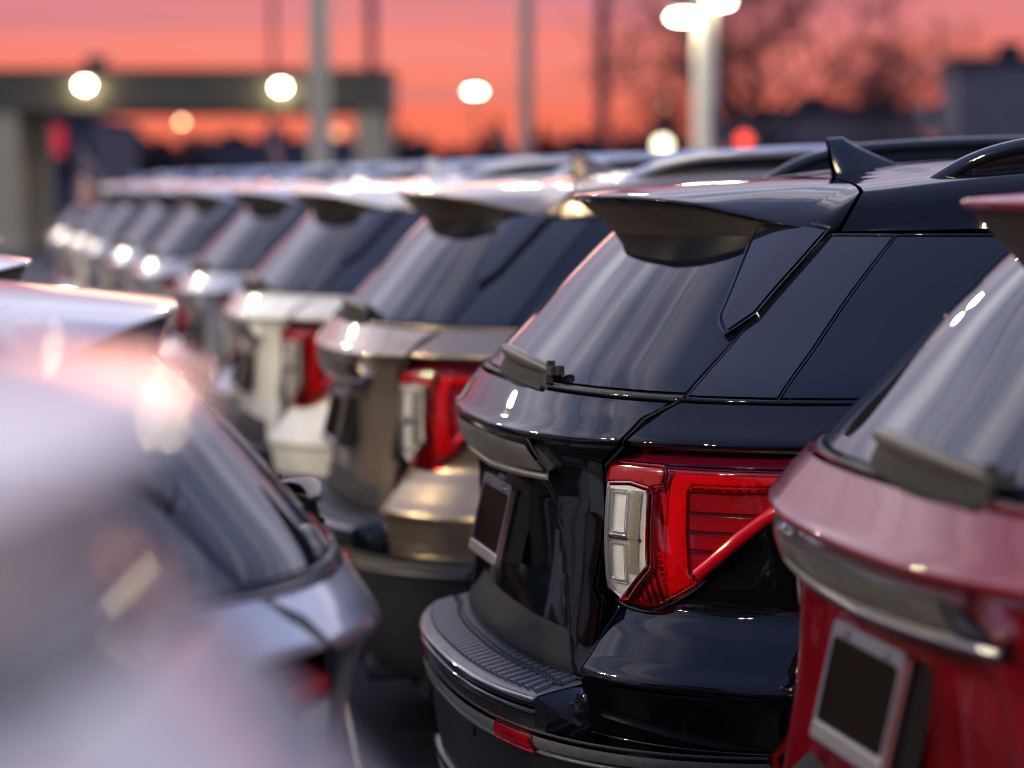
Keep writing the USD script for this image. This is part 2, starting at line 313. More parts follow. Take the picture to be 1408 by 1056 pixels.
def panel(S, poly, du=.03, dz=.02, depth=.014, bevel=.004, lift=0.0, gap=0.0, drop=.75, skirt=True):
    """A body panel: the polygon in (u, z) laid on the skin, with a rounded rim and a turned-in edge of its own."""
    if gap: poly = poly.buffer(-gap, join_style=2)
    if lift: S = Lift(S, lift)
    out = []
    for g in (poly.geoms if hasattr(poly, "geoms") else [poly]):
        if g.geom_type != "Polygon" or g.area < 1e-6: continue
        g = shapely.segmentize(g, .025)
        inner = g.buffer(-bevel, join_style=1, quad_segs=3) if bevel else g
        if inner.is_empty: inner = g.buffer(-1e-4)
        tris = pieces(inner, du, dz).reshape(-1, 2)
        uv, inv = np.unique(np.round(tris, 6), axis=0, return_inverse=True)
        f = inv.reshape(-1, 3); f = f[(f[:, 0] != f[:, 1]) & (f[:, 1] != f[:, 2]) & (f[:, 0] != f[:, 2])]
        v, n = S(uv[:, 0], uv[:, 1]), S.normal(uv[:, 0], uv[:, 1])
        out.append((v, f, n))
        if not skirt: continue
        for ring in [g.exterior, *g.interiors]:
            c = np.array(ring.coords)[:-1]
            if Polygon(c).exterior.is_ccw != (ring is g.exterior): c = c[::-1]
            d = np.roll(c, -1, 0) - np.roll(c, 1, 0); d /= np.maximum(np.linalg.norm(d, axis=1, keepdims=True), 1e-12)
            o = np.stack([d[:, 1], -d[:, 0]], 1)                      # outwards
            rows, nr = [], []
            e = 1e-3
            base_n = S.normal(c[:, 0], c[:, 1])
            O = (S(c[:, 0] + o[:, 0] * e, c[:, 1] + o[:, 1] * e) - S(c[:, 0] - o[:, 0] * e, c[:, 1] - o[:, 1] * e)); O /= np.linalg.norm(O, axis=1, keepdims=True)
            steps = [(-bevel * 1.15, 0.0, 0.0), (-bevel * .5, bevel * drop * .22, .42), (0.0, bevel * drop, .9)] if bevel else [(0, 0, .0)]
            for off, dr, tilt in steps:
                q = c + o * off
                nn = S.normal(q[:, 0], q[:, 1])
                rows.append(S(q[:, 0], q[:, 1]) - nn * (dr + (0 if off else 0)) - (nn * 2e-5 if off == steps[0][0] and bevel else 0)); 
                t = nn * (1 - tilt) + O * tilt; nr.append(t / np.linalg.norm(t, axis=1, keepdims=True))
            rows.append(rows[-1].copy()); nr.append(O)
            rows.append(S(c[:, 0], c[:, 1]) - base_n * depth); nr.append(O)
            P, N = np.stack(rows), np.stack(nr); a, b = P.shape[:2]
            i = np.arange(a * b).reshape(a, b); j = np.roll(i, -1, 1)
            q = np.stack([i[:-1], j[:-1], j[1:], i[1:]], -1)
            q = np.delete(q, a - 3, 0).reshape(-1, 4)
            f2 = np.vstack([q[:, [0, 1, 2]], q[:, [0, 2, 3]]])
            V, NN = P.reshape(-1, 3), N.reshape(-1, 3)
            fn = np.cross(V[f2[:, 1]] - V[f2[:, 0]], V[f2[:, 2]] - V[f2[:, 0]])
            bad = (fn * NN[f2].mean(1)).sum(1) < 0
            f2[bad] = f2[bad][:, ::-1]
            out.append((V, f2, NN))
    return join(*out)
def flip_u(poly): return affinity.scale(poly, -1, 1, origin=(0, 0))
# ------------------------------------------------------------------ things and their parts
COUNT = {}
def numbered(path):
    k = COUNT.get(path, 0); COUNT[path] = k + 1
    return path if k == 0 else f"{path}_{k:03d}"
def describe(prim, label=None, category=None, group=None, kind=None):
    for k, v in (("label", label), ("category", category), ("group", group), ("kind", kind)):
        if v: prim.SetCustomDataByKey(k, v)
    return prim
def thing(name, label, category, loc=(0, 0, 0), rotz=0.0, group=None, scale=None):
    x = UsdGeom.Xform.Define(stage, numbered("/World/" + name))
    x.AddTranslateOp().Set(Gf.Vec3d(*map(float, loc))); x.AddRotateZOp().Set(float(rotz))
    if scale: x.AddScaleOp().Set(Gf.Vec3f(*scale))
    return describe(x.GetPrim(), label, category, group)
def part(parent, name, mesh, material=None, label=None):
    p = put(numbered(f"{parent.GetPath()}/{name}"), mesh, material)
    return describe(p, label)
def holder(parent, name):
    return UsdGeom.Xform.Define(stage, numbered(f"{parent.GetPath()}/{name}")).GetPrim()
def paint(prim, material):
    UsdShade.MaterialBindingAPI.Apply(prim).Bind(MATS[material])
def copy_of(src, label, loc, rotz, material, group=None):
    x = UsdGeom.Xform.Define(stage, numbered("/World/" + re.sub(r"_[0-9]{3}$", "", src.GetName())))
    p = x.GetPrim(); p.GetReferences().AddInternalReference(src.GetPath()); p.SetInstanceable(True)
    x.GetPrim().GetAttribute("xformOp:translate").Set(Gf.Vec3d(*map(float, loc))); x.GetPrim().GetAttribute("xformOp:rotateZ").Set(float(rotz))
    paint(p, material); describe(p, label, src.GetCustomDataByKey("category"), group)
    return p
# ------------------------------------------------------------------ the sport utility vehicle
uy, ux = BODY.uy, BODY.ux
def curve(pts, n=12):
    """A smooth line through (u, z) points."""
    p = np.array(pts, float); s = np.concatenate([[0], np.cumsum(np.hypot(*np.diff(p, axis=0).T))])
    t = np.linspace(0, s[-1], n); return np.stack([PchipInterpolator(s, p[:, k])(t) for k in (0, 1)], 1).tolist()
SEAM = [(.646, .745), (.655, .90), (.628, .925), (.676, 1.13), (.690, 1.168), (.742, 1.195), (.775, 1.208), (.780, 1.228), (.801, 1.262), (.839, 1.286), (.858, 1.297)]
BELT = lambda y: np.interp(y, [0, .6, 1.5, 2.6, 3.7, 4.4, 5.1], [1.297, 1.297, 1.265, 1.215, 1.165, 1.08, .98])
def belt_line(u0, u1, n=40, dz=0.0):
    u = np.linspace(u0, u1, n); return [(a, float(BELT(BODY.at(a)[1])) + dz) for a in u]
def arch(yc, r=.43, zc=.39):
    a = np.linspace(0, 2 * math.pi, 49)[:-1]
    return Polygon([(uy(yc) + r * math.cos(t), zc + r * math.sin(t)) for t in a])
LAMP = Polygon(curve([(.659, .90), (.74, .893), (.799, .914), (.862, .944), (.915, .983), (.966, 1.023), (1.005, 1.064), (1.037, 1.088), (1.10, 1.125), (1.16, 1.14), (1.21, 1.17), (1.215, 1.203)], 26) + [(1.20, 1.205), (1.1, 1.205), (1.0, 1.205), (.90, 1.2045), (.80, 1.203), (.765, 1.200), (.69, 1.168), (.676, 1.131), (.626, .924)])
WHITE = Polygon([(.681, 1.131), (.743, 1.136), (.790, 1.128), (.796, 1.118), (.770, .985), (.764, .975), (.676, .909), (.667, .906), (.632, .924)])
RECESS = Polygon([(.880, 1.127), (1.09, 1.128), (1.052, 1.108), (1.020, 1.083), (.965, 1.042), (.925, 1.010), (.880, .980), (.862, .972)])
PLATE_Q = dict(c=(0, .1435, .988), lean=math.radians(12.5))
def roof_z(y): return np.interp(y, RZY, RZZ)
_ry = np.array([.30, .60, .80, .9, 1.2, 1.6, 2.1, 2.6, 3.05, 3.4]); _rz = np.array([1.648, 1.692, 1.716, 1.729, 1.757, 1.768, 1.768, 1.745, 1.695, 1.64])
RZY = np.linspace(.3, 3.4, 300); RZZ = CubicSpline(_ry, _rz)(RZY)
ROOF_S = np.array([0, .3, .5, .6, .66, .69, .705, .716, .724, .730, .735]) / .735
ROOF_D = np.array([0, .003, .009, .013, .018, .0235, .033, .046, .066, .092, 1.0])
_u = np.linspace(0, CAB.U, 1500); _P = S_CAB(_u, np.full(1500, 1.612)); _k = _P[:, 1] > .5
def cab_x(y): return np.interp(y, _P[:, 1], _P[:, 0])
def roof_section(y, s):
    """Point of the roof at distance y from the tail; s runs 0 in the middle to 1 at the lower edge of the side band."""
    y, s = np.broadcast_arrays(np.asarray(y, float), np.asarray(s, float))
    zc = roof_z(y); zb = 1.611 + .030 * np.clip((y - .7) / 1.3, 0, 1) * np.clip((3.4 - y) / 1.2, 0, 1) - .02 * np.clip((y - 2.4), 0, 1)
    k = np.interp(np.abs(s), SS, SX); d = np.interp(np.abs(s), SS, SD)
    lowd = zc - zb
    dd = np.where(d <= .095, d, .095 + (d - .095)); dd = np.minimum(dd, 9)
    z = zc - np.where(np.abs(s) < S9, dd, .095 * 0 + np.interp(np.abs(s), [S9, 1], [0, 1]) * (lowd - .095) + .095)
    return np.stack([np.sign(s) * k * cab_x(y), y, z], -1)
# arc position along the section, and the fraction of half width and drop there
_sx = ROOF_S * .735; _sd = ROOF_D.copy(); _sd[-1] = .118
_arc = np.concatenate([[0], np.cumsum(np.hypot(np.diff(_sx), np.diff(_sd)))]); _arc /= _arc[-1]
SS = np.linspace(0, 1, 200); SX = PchipInterpolator(_arc, ROOF_S)(SS); SD = PchipInterpolator(_arc, _sd)(SS); S9 = float(_arc[-2])
S_EDGE = float(_arc[5])
SP_KEYS = np.array([(0, 0, .350, 1.682), (.24, .2, .363, 1.681), (.40, .34, .405, 1.676), (.53, .445, .468, 1.666), (.62, .515, .535, 1.648), (.70, .560, .592, 1.634), (.80, .600, .640, 1.622), (.90, .622, .668, 1.615), (1, .636, .690, 1.611)])
SP_X, SP_Y, SP_Z = (PchipInterpolator(SP_KEYS[:, 0], SP_KEYS[:, k]) for k in (1, 2, 3))
def roof_seam_y(s): 
    s = np.abs(s); return np.where(s < S_EDGE, .815 - .06 * (s / S_EDGE) ** 2, .755 - .062 * (np.maximum(s - S_EDGE, 0) / (1 - S_EDGE)))
def spoiler_parts(cut=0.0):
    s = np.sign(np.linspace(-1, 1, 161)) * np.abs(np.linspace(-1, 1, 161)); t = np.linspace(0, 1, 15)
    A = np.stack([np.sign(s) * SP_X(np.abs(s)), SP_Y(np.abs(s)) + cut * np.clip(1.6 - 1.8 * np.abs(s), 0, 1), SP_Z(np.abs(s))], -1)
    B = roof_section(roof_seam_y(s) - .004, s)
    crown = .006 * np.clip(1 - np.abs(s) / .72, 0, 1) ** .5
    T = t[None, :, None]
    top = A[:, None] * (1 - T) + B[:, None] * T
    top[..., 2] += (4 * t * (1 - t))[None] * crown[:, None]
    # lip: rounds from the upper face over the trailing edge
    th = .018 * np.clip(1.15 - np.abs(s), .1, 1)
    nose = [A + np.stack([0 * s, -.004 + 0 * s, -.003 + 0 * s], -1), A + np.stack([0 * s, -.0045 + 0 * s, -.010 * np.clip(th / .02, 0, 1)], -1), A + np.stack([0 * s, .001 + 0 * s, -th * .9], -1), A + np.stack([0 * s, .010 + 0 * s, -th], -1)]
    skin = np.concatenate([np.stack(nose[:3][::-1], 1), top], 1)
    G = np.stack([np.sign(s) * np.minimum(SP_X(np.abs(s)) * .985, .60), SP_Y(np.abs(s)), SP_Z(np.abs(s))], -1)
    gu = np.array([np.interp(x, _gx, _gu) for x in np.abs(G[:, 0])]) * np.sign(G[:, 0]); gz = np.full(len(s), 1.598)
    G = S_CAB(gu, gz) + S_CAB.normal(gu, gz) * -.01
    G = np.where((G[:, 1] < A[:, 1] + .008)[:, None], np.stack([A[:, 0] * .97, A[:, 1] + .02, A[:, 2] - .02], -1), G)
    under = nose[3][:, None] * (1 - T[:, :8] * 2) + G[:, None] * T[:, :8] * 2
    under = np.concatenate([nose[2][:, None], under], 1)
    return grid(skin, want=(0, -.1, 1)), grid(under, want=(0, .2, -1)), nose
_gu = np.linspace(0, 1.1, 200); _gx = S_CAB(_gu, np.full(200, 1.598))[:, 0]
def roof_parts():
    y = np.linspace(.69, 3.10, 70); s = np.concatenate([np.linspace(0, S_EDGE, 60)[:-1], np.linspace(S_EDGE, 1, 22)])
    s = np.concatenate([-s[:0:-1], s]); ys = roof_seam_y(s)
    t = np.linspace(0, 1, 70)[None]
    Y = (ys[:, None] + .004) * (1 - t) + 3.08 * t
    P = roof_section(Y, s[:, None] + 0 * Y)
    rib = sum(.0055 * (1 - smooth01(.018, .045, np.abs(np.abs(P[..., 0]) - c))) for c in (.13, .27, .40))
    P[..., 2] -= rib * smooth01(.0, .22, Y - ys[:, None]) * smooth01(0, .25, 3.0 - Y)
    return grid(P, want=(0, 0, 1))
def rail(side):
    pts = np.array([(.600, .905, 1.700), (.603, .94, 1.722), (.606, .985, 1.746), (.609, 1.05, 1.768), (.612, 1.13, 1.783), (.616, 1.25, 1.793), (.62, 1.6, 1.805), (.62, 2.2, 1.803), (.61, 2.6, 1.785), (.60, 2.82, 1.755), (.595, 2.95, 1.700)])
    t = np.linspace(0, 1, len(pts)); tt = np.linspace(0, 1, 60); q = PchipInterpolator(t, pts)(tt); q[:, 0] *= side
    out = tube(q, .017, 12, flatz=.9)
    w = np.stack([np.stack([q[:, 0] + dx, q[:, 1], np.maximum(q[:, 2] - dz, roof_z(q[:, 1]) - .034)], -1) for dx, dz in ((.006, .012), (.006, .2), (-.006, .2), (-.006, .012))], 1)
    return out, grid(w)
def shark_fin():
    y = np.linspace(0, 1, 24); V = []
    for t in y:
        Y = .895 + .150 * t
        top = 1.806 - .062 * max(0, (t - .22) / .78) ** .8 if t > .22 else 1.806 - .004 * (.22 - t) / .22
        base = float(roof_z(Y)) - .006; h = max(top - base, .004)
        lean = .018 * 0
        w = .022 * math.sin(math.pi * min(1, .25 + .75 * t) * .97) ** .6 * (1 - .55 * t) + .006
        row = [(math.sin(a) * w * (1 - .72 * k), Y - .020 * k * (1 - t), base + h * k) for a, k in [(-1.57, 0), (-1.5, .35), (-1.4, .7), (-1.2, .93), (0, 1), (1.2, .93), (1.4, .7), (1.5, .35), (1.57, 0)]]
        V.append(row)
    P = np.array(V); m = grid(P, want=(0, 0, 1))
    a = P[0]; cap = (np.vstack([a, a.mean(0)[None]]), np.array([(i, i + 1, len(a)) for i in range(len(a) - 1)] + [(len(a) - 1, 0, len(a))]), np.tile((0, -1.0, .2), (len(a) + 1, 1)))
    return join(m, cap)
def wheel(prim, x, y, r=.385):
    s = 1 if x > 0 else -1
    h = holder(prim, "wheel")
    prof = np.array([(-.12, .25), (-.125, .30), (-.118, r - .025), (-.095, r - .005), (-.05, r), (.05, r), (.095, r - .005), (.118, r - .025), (.125, .30), (.12, .25)])
    a = np.linspace(0, 2 * math.pi, 41)
    T = np.stack([np.stack([np.full(41, x + q[0]), y + q[1] * np.cos(a), r + q[1] * np.sin(a)], -1) for q in prof], 0)
    m = grid(T); 
    if (m[2] * (m[0] - [x, y, r])).sum() < 0: m = (m[0], m[1][:, ::-1], -m[2])
    part(h, "tyre", m, "rubber")
    rim = [moved(flat(trimesh.creation.annulus(.225, .255, .20)), [[0, 0, 1, x], [1, 0, 0, y], [0, 1, 0, r], [0, 0, 0, 1]])]
    for k in range(5):
        b = boxm((.06, -.035, .055), (.235, .035, .085), .01)
        c, sn = math.cos(k * 2 * math.pi / 5 + .3), math.sin(k * 2 * math.pi / 5 + .3)
        rim.append(moved(b, [[0, 0, s, x], [c, -sn, 0, y], [sn, c, 0, r], [0, 0, 0, 1]]))
    rim.append(moved(flat(trimesh.creation.cylinder(.075, .18, sections=20)), [[0, 0, 1, x], [1, 0, 0, y], [0, 1, 0, r], [0, 0, 0, 1]]))
    part(h, "rim", join(*rim), "wheel_metal")
    part(h, "brake_disc", moved(flat(trimesh.creation.cylinder(.16, .05, sections=24)), [[0, 0, 1, x - s * .03], [1, 0, 0, y], [0, 1, 0, r], [0, 0, 0, 1]]), "black_plastic")
S_BAR = Skin(BODY, [(1.0, .17), (1.10, .134), (1.125, .120), (1.15, .110), (1.18, .104), (1.196, .105), (1.25, .11)], W_BODY, F_BODY)
def build_suv(prim, detail=True, rail_mat="satin_rail", bar_mat="chrome", rails=True, letters=False, bar=True, spoiler_cut=0.0, glass_low=1.303):
    both = ((1, lambda p: p), (-1, flip_u))
    fine = dict(du=.02, dz=.010) if detail else dict(du=.04, dz=.018)
    # ---- tailgate with its fittings
    lift_ = lambda a, b: .015 * min(abs(float(BODY.at(a)[0])) * .97 / .75, 1.2) ** 2 * float(smooth01(1.12, 1.19, b) * smooth01(1.295, 1.24, b))
    def unlift(a, b):
        q = b
        for _ in range(30): q = b - lift_(a, q)
        return (a, q)
    edge = [unlift(a, b) for a, b in np.array(LineString(SEAM).segmentize(.012).coords)]
    gate = Polygon(edge + [(.5, 1.2975), (0, 1.2975), (-.5, 1.2975)] + [(-a, b) for a, b in reversed(edge)] + [(0, .742)])
    part(prim, "tailgate", panel(S_HATCH, gate, gap=.0025, bevel=.005, **fine))
    if bar:
        bp = Polygon([(.432, 1.184), (.415, 1.192), (.0, 1.194), (-.415, 1.192), (-.432, 1.184), (-.50, 1.138), (-.485, 1.128), (0, 1.112), (.485, 1.128), (.50, 1.138)])
        bprim = part(prim, "trim_bar", panel(S_BAR, bp, bevel=.009, depth=.05, du=.03, dz=.008), bar_mat)
        if letters:
            inner = Polygon([(.37, 1.178), (-.37, 1.178), (-.41, 1.134), (0, 1.126), (.41, 1.134)])
            part(bprim, "bar_inlay", panel(Lift(S_BAR, .002), inner, bevel=.004, depth=.006, du=.03, dz=.01), "dark_chrome")
    pl = holder(prim, "plate_frame")
    M = np.eye(4); c, s = math.cos(PLATE_Q["lean"]), math.sin(PLATE_Q["lean"])
    M[:3, :3] = [[1, 0, 0], [0, c, s], [0, -s, c]]; M[:3, 3] = PLATE_Q["c"]
    def plate_mesh(poly, y0, y1, bevel=.002):
        t = trimesh.creation.extrude_polygon(poly, y1 - y0, engine="earcut")
        return moved(flat(t), M @ np.array([[1, 0, 0, 0], [0, 0, -1, -y0], [0, 1, 0, 0], [0, 0, 0, 1]]) @ np.diag([1, 1, 1, 1]))
    rr = lambda a, b, c_, d, r: sbox(a + r, b + r, c_ - r, d - r).buffer(r, quad_segs=4)
    outer = rr(-.160, -.088, .160, .086, .010); hole = rr(-.146, -.060, .146, .064, .012)
    part(pl, "frame", plate_mesh(outer.difference(hole), .0, .011), "chrome")
    part(pl, "plate", plate_mesh(rr(-.152, -.066, .152, .072, .008), -.002, .006), "plate_black")
    part(pl, "frame_lip", plate_mesh(rr(-.153, -.083, .153, -.064, .004), .0105, .0135), "silver_trim")
    for sx in (-1, 1):
        part(pl, "bolt", moved(tri(trimesh.creation.cylinder(.007, .006, sections=12), 40), M @ np.array([[1, 0, 0, sx * .09], [0, 0, 1, -.0135], [0, -1, 0, .074], [0, 0, 0, 1]])), "chrome")
    part(pl, "bracket", plate_mesh(rr(-.150, -.080, .150, .078, .008), -.045, -.0022), "black_plastic")
    # ---- rear glass, wiper, pillars
    sm = lambda z: float(np.interp(z, [1.298, 1.45, 1.611], [.791, .817, .83]))
    zs_ = [glass_low] + [z for z in (1.40, 1.5) if z > glass_low + .01]
    gl = Polygon([(sm(z), z) for z in zs_] + [(.80, 1.612), (-.80, 1.612)] + [(-sm(z), z) for z in zs_[::-1]])
    part(prim, "rear_window", panel(S_CAB, gl, gap=.003, bevel=.003, du=.03, dz=.02), "privacy_glass")
    if glass_low > 1.31:
        lowz = [1.303, 1.40, glass_low]
        part(prim, "upper_tailgate", panel(S_CAB, Polygon([(sm(z), z) for z in lowz] + [(-sm(z), z) for z in lowz[::-1]]), gap=.002, bevel=.004, du=.03, dz=.02))
    ub = np.linspace(-.79, .79, 60); zb = np.full(60, 1.2995)
    part(prim, "window_seal", tube(S_CAB(ub, zb) + S_CAB.normal(ub, zb) * .000, .0045, 6), "seal")
    blade = Polygon(curve([(.638, 1.628), (.674, 1.579), (.739, 1.462), (.746, 1.443), (.766, 1.426), (.786, 1.413)], 16) + [(sm(1.45), 1.45), (sm(1.55) + .002, 1.55), (.829, 1.609), (.76, 1.617)])
    for sg, fl in both:
        if glass_low < 1.31: part(prim, "pillar_fin", panel(Lift(S_CAB, .012), fl(blade), bevel=.004, depth=.016, du=.03, dz=.02), "gloss_black")
    wp = holder(prim, "rear_wiper")
    k = np.linspace(0, 1, 26)
    def on_glass(u, z, h): return S_CAB(u, z) + S_CAB.normal(u, z) * np.asarray(h)[..., None]
    uu = -.055 + .425 * k; zz = 1.336 - .020 * k
    hh = .018 + .036 * np.sin(math.pi * np.clip(k * .9 + .06, 0, 1)) ** .7
    wd = .004 + .0085 * np.sin(math.pi * np.clip(k * .86 + .08, 0, 1)) ** .8
    prof = []
    for q in np.linspace(0, math.pi, 9):
        prof.append(on_glass(uu, zz + wd * math.cos(q), hh * (.45 + .55 * math.sin(q))))
    part(wp, "arm_cover", grid(np.stack(prof, 1), want=(0, -.6, .6)), "grey_plastic")
    lower = np.stack([on_glass(uu, zz - wd * 1.0, hh * .45), on_glass(uu, zz - wd * 1.5 - .012, hh * .25), on_glass(uu, zz - wd * 1.6 - .020, 0 * uu + .003)], 1)
    part(wp, "blade", join(grid(lower, want=(0, -1, -.3)), tube(on_glass(uu[3:-1], zz[3:-1] - .030, 0 * uu[3:-1] + .008), .006, 6)), "gap")
    clip = [moved(boxm((-.009, -.008, -.010), (.009, .008, .010), .002), np.block([[np.eye(3), p[:, None]], [np.zeros(3), 1]])) for p in on_glass(np.array([.365, .379, .392, .370]), np.array([1.322, 1.316, 1.321, 1.304]), np.array([.026, .020, .014, .014]))]
    part(wp, "clip", join(*clip), "rubber")
    # ---- roof, spoiler, rails, fin
    part(prim, "roof", roof_parts())
    sp, un, nose = spoiler_parts(spoiler_cut)
    spp = part(prim, "spoiler", sp); part(spp, "spoiler_underside", un, "spoiler_lining" if glass_low < 1.31 else None)
    ks = np.abs(np.linspace(-1, 1, 161)) < .55
    part(spp, "brake_light", tube(nose[3][(np.abs(np.linspace(-1, 1, 161)) < .16)] + [0, .012, -.002], .006, 6), "lens_red_dark")
    if rails:
        for sg in (1, -1):
            a, b = rail(sg); rp = part(prim, "roof_rail", a, rail_mat); part(rp, "rail_web", b, "gloss_black")
    part(prim, "shark_fin_antenna", shark_fin(), None if detail is False else "gloss_black" if rail_mat == "gloss_black" else None)
    # ---- cabin sides
    for sg, fl in both:
        top, cb = 1.606, lambda u: float(BELT(CAB.at(u)[1])) + .003
        def glass(u0b, u0t, u1b, u1t, zt=lambda u: top):
            bot = [(u, cb(u)) for u in np.linspace(u0b, u1b, 10)]; tp = [(u, zt(u)) for u in np.linspace(u1t, u0t, 10)]
            return Polygon(bot + tp)
        U = CAB.uy
        roofz = lambda u: float(np.interp(CAB.at(u)[1], [0, .7, 1.3, 2.2, 2.9, 3.3], [1.606, 1.606, 1.620, 1.632, 1.610, 1.58]))
        part(prim, "pillar_panel", panel(S_CAB, fl(glass(.795, .832, .978, .970, roofz)), gap=.002, bevel=.003), "gloss_black" if glass_low < 1.31 else None)
        part(prim, "quarter_window", panel(S_CAB, fl(glass(.978, .970, U(1.42), U(1.30), roofz)), gap=.002, bevel=.003), "privacy_glass")
        part(prim, "rear_door_window", panel(S_CAB, fl(glass(U(1.44), U(1.32), U(2.28), U(2.24), roofz)), gap=.003, bevel=.003), "privacy_glass")
        part(prim, "door_pillar", panel(S_CAB, fl(glass(U(2.28), U(2.24), U(2.38), U(2.32), roofz)), gap=.001, bevel=.003), "gloss_black")
        part(prim, "front_door_window", panel(S_CAB, fl(glass(U(2.38), U(2.32), U(3.22), U(2.88), roofz)), gap=.003, bevel=.003), "privacy_glass")
        part(prim, "windscreen_pillar", panel(S_CAB, fl(glass(U(3.22), U(2.88), U(3.22) + .30, U(2.88) + .22, lambda u: 1.63)), gap=.001, bevel=.003))
    uA = CAB.uy(3.22) + .30; uT = CAB.uy(2.88) + .22; N = 20
    ws = []
    for t in np.linspace(0, 1, 14):
        u = np.linspace(uA + (uT - uA) * t, 2 * CAB.U - (uA + (uT - uA) * t), 40); z = 1.14 + (1.655 - 1.14) * t
        a = np.where(u <= CAB.U, u, 2 * CAB.U - u); P = S_CAB(a, np.full(40, z)); P[u > CAB.U, 0] *= -1; ws.append(P)
    part(prim, "windscreen", grid(np.array(ws), want=(0, 1, 1)), "privacy_glass")
    # ---- body sides
    yr, yf = 1.09, 4.115
    for sg, fl in both:
        s_edge = [(a + .0, b) for a, b in SEAM]
        q = Polygon(s_edge[1:] + [(.875, 1.2975)] + belt_line(.88, uy(1.95), 30) + [(uy(1.95), .36), (uy(1.50), .36), (uy(1.40), .36), (uy(.80), .36), (uy(.66), .60), (uy(.66), .648), (.640, .648), (.644, .70)])
        q = q.difference(arch(yr)).difference(LAMP.buffer(.0025))
        q = max(q.geoms, key=lambda g: g.area) if isinstance(q, MultiPolygon) else q
        part(prim, "quarter_panel", panel(S_BODY, fl(q), gap=.002, bevel=.004, **fine))
        for nm, a, b in (("rear_door", 1.95, 2.30), ("rear_door", 1.40, 2.30), ("front_door", 2.30, 3.30)):
            if a == 1.95: continue
            a = 1.95 if nm == "rear_door" else a
            d = part(prim, nm, panel(S_BODY, fl(Polygon(belt_line(uy(a), uy(b), 14) + [(uy(b), .40), (uy(a), .40)])), gap=.002, bevel=.004, du=.06, dz=.03))
        fe = Polygon(belt_line(uy(3.30), uy(4.55), 24) + [(uy(4.55), .62), (uy(4.30), .40), (uy(3.30), .40)]).difference(arch(yf))
        part(prim, "front_wing", panel(S_BODY, fl(fe), gap=.002, bevel=.004, du=.06, dz=.03))
        sill = Polygon([(uy(yr) + .40, .405), (uy(yf) - .40, .405), (uy(yf) - .40, .26), (uy(yr) + .40, .26)])
        part(prim, "sill", panel(S_BODY, fl(sill), gap=.001, bevel=.004, du=.1, dz=.05), "black_plastic")
        ho = Polygon([(uy(4.60), .80), (uy(4.60), .98), (BODY.U - .35, .86), (BODY.U - .33, .76)])
        part(prim, "head_lamp", panel(Lift(S_BODY, .004), fl(ho), bevel=.008, du=.05, dz=.03), "head_lens")
        pm = S_BODY(np.array([uy(3.25)]), np.array([1.16]))[0] * [sg, 1, 1]
        mm = boxm((-.10, -.07, -.075), (.10, .07, .075), .035)
        part(prim, "door_mirror", moved(mm, np.array([[1, 0, 0, pm[0] + sg * .09], [0, 1, 0, pm[1]], [0, 0, 1, pm[2] + .07], [0, 0, 0, 1]])))
        # ---- tail lamp
        tl = holder(prim, "tail_lamp")
        L = lambda h, p, **k: panel(Lift(S_LAMP, h), fl(p), **{**dict(du=.02, dz=.012), **k})
        part(tl, "housing", L(-.016, LAMP.buffer(-.002), bevel=0, skirt=False), "lens_red_dark")
        red = LAMP.difference(WHITE.buffer(.003)).difference(affinity.translate(WHITE, -.02, 0)).difference(RECESS)
        corner = red.intersection(Polygon([(.60, 1.10), (.60, 1.172), (.826, 1.172), (.834, 1.160), (.826, 1.1385), (.80, 1.134), (.78, 1.10)])).difference(WHITE.buffer(.004))
        corner = max(corner.geoms, key=lambda g: g.area) if isinstance(corner, MultiPolygon) else corner
        topl = red.intersection(sbox(.5, 1.1735, 1.3, 1.3))
        topl = max(topl.geoms, key=lambda g: g.area) if isinstance(topl, MultiPolygon) else topl
        red = red.intersection(sbox(.5, .85, 1.3, 1.1725)).difference(corner.buffer(.002))
        red = max(red.geoms, key=lambda g: g.area) if isinstance(red, MultiPolygon) else red
        def dome(u, z):
            return .004 + .006 * smooth01(.875, .80, np.abs(u)) * smooth01(1.17, 1.13, z)
        lens = part(tl, "red_lens", panel(Lift(S_LAMP, dome), fl(red), gap=.001, bevel=.006, depth=.0062, du=.012, dz=.006, drop=.9), "lens_cover")
        body_ = red.buffer(-.002)
        part(lens, "reflector", L(-.016, body_, bevel=0, skirt=False), "lamp_reflector")
        part(lens, "lamp_wall", L(-.002, body_.difference(body_.buffer(-.003)), bevel=0, depth=.015), "lens_red_deep")
        guide = Polygon([(.790, .915), (.858, .950), (.872, .975), (.873, 1.128), (.885, 1.139), (1.18, 1.143), (1.18, 1.166), (.850, 1.165), (.838, 1.152), (.826, 1.110), (.800, .99)]).intersection(body_.buffer(-.004))
        for gq in (guide.geoms if isinstance(guide, MultiPolygon) else [guide]):
            part(lens, "light_guide", L(-.010, gq, bevel=.003, depth=.008, du=.012), "lamp_guide")
        if detail:
            pr = [LineString([(.80 - .02 + k * .0, z), (.835, z)]) for k, z in enumerate(np.arange(.93, 1.13, .012))]
            part(lens, "prism_bars", join(*[L(-.0135, q.buffer(.0016, cap_style=2), bevel=0, depth=.004) for q in pr if body_.contains(q)] or [L(-.0135, sbox(.82, 1.0, .83, 1.01))]), "lamp_guide")
        part(tl, "lens_top", panel(Lift(S_LAMP, .003), fl(topl), gap=.0005, bevel=.003, depth=.018, du=.02, dz=.006), "lens_red_smoke")
        part(tl, "corner_lens", panel(Lift(S_LAMP, .0025), fl(corner), gap=.0005, bevel=.003, depth=.018, du=.02, dz=.006), "lens_red_deep")
        part(tl, "inner_lens", L(-.007, RECESS.buffer(.004), bevel=0, skirt=False), "lens_red_deep")
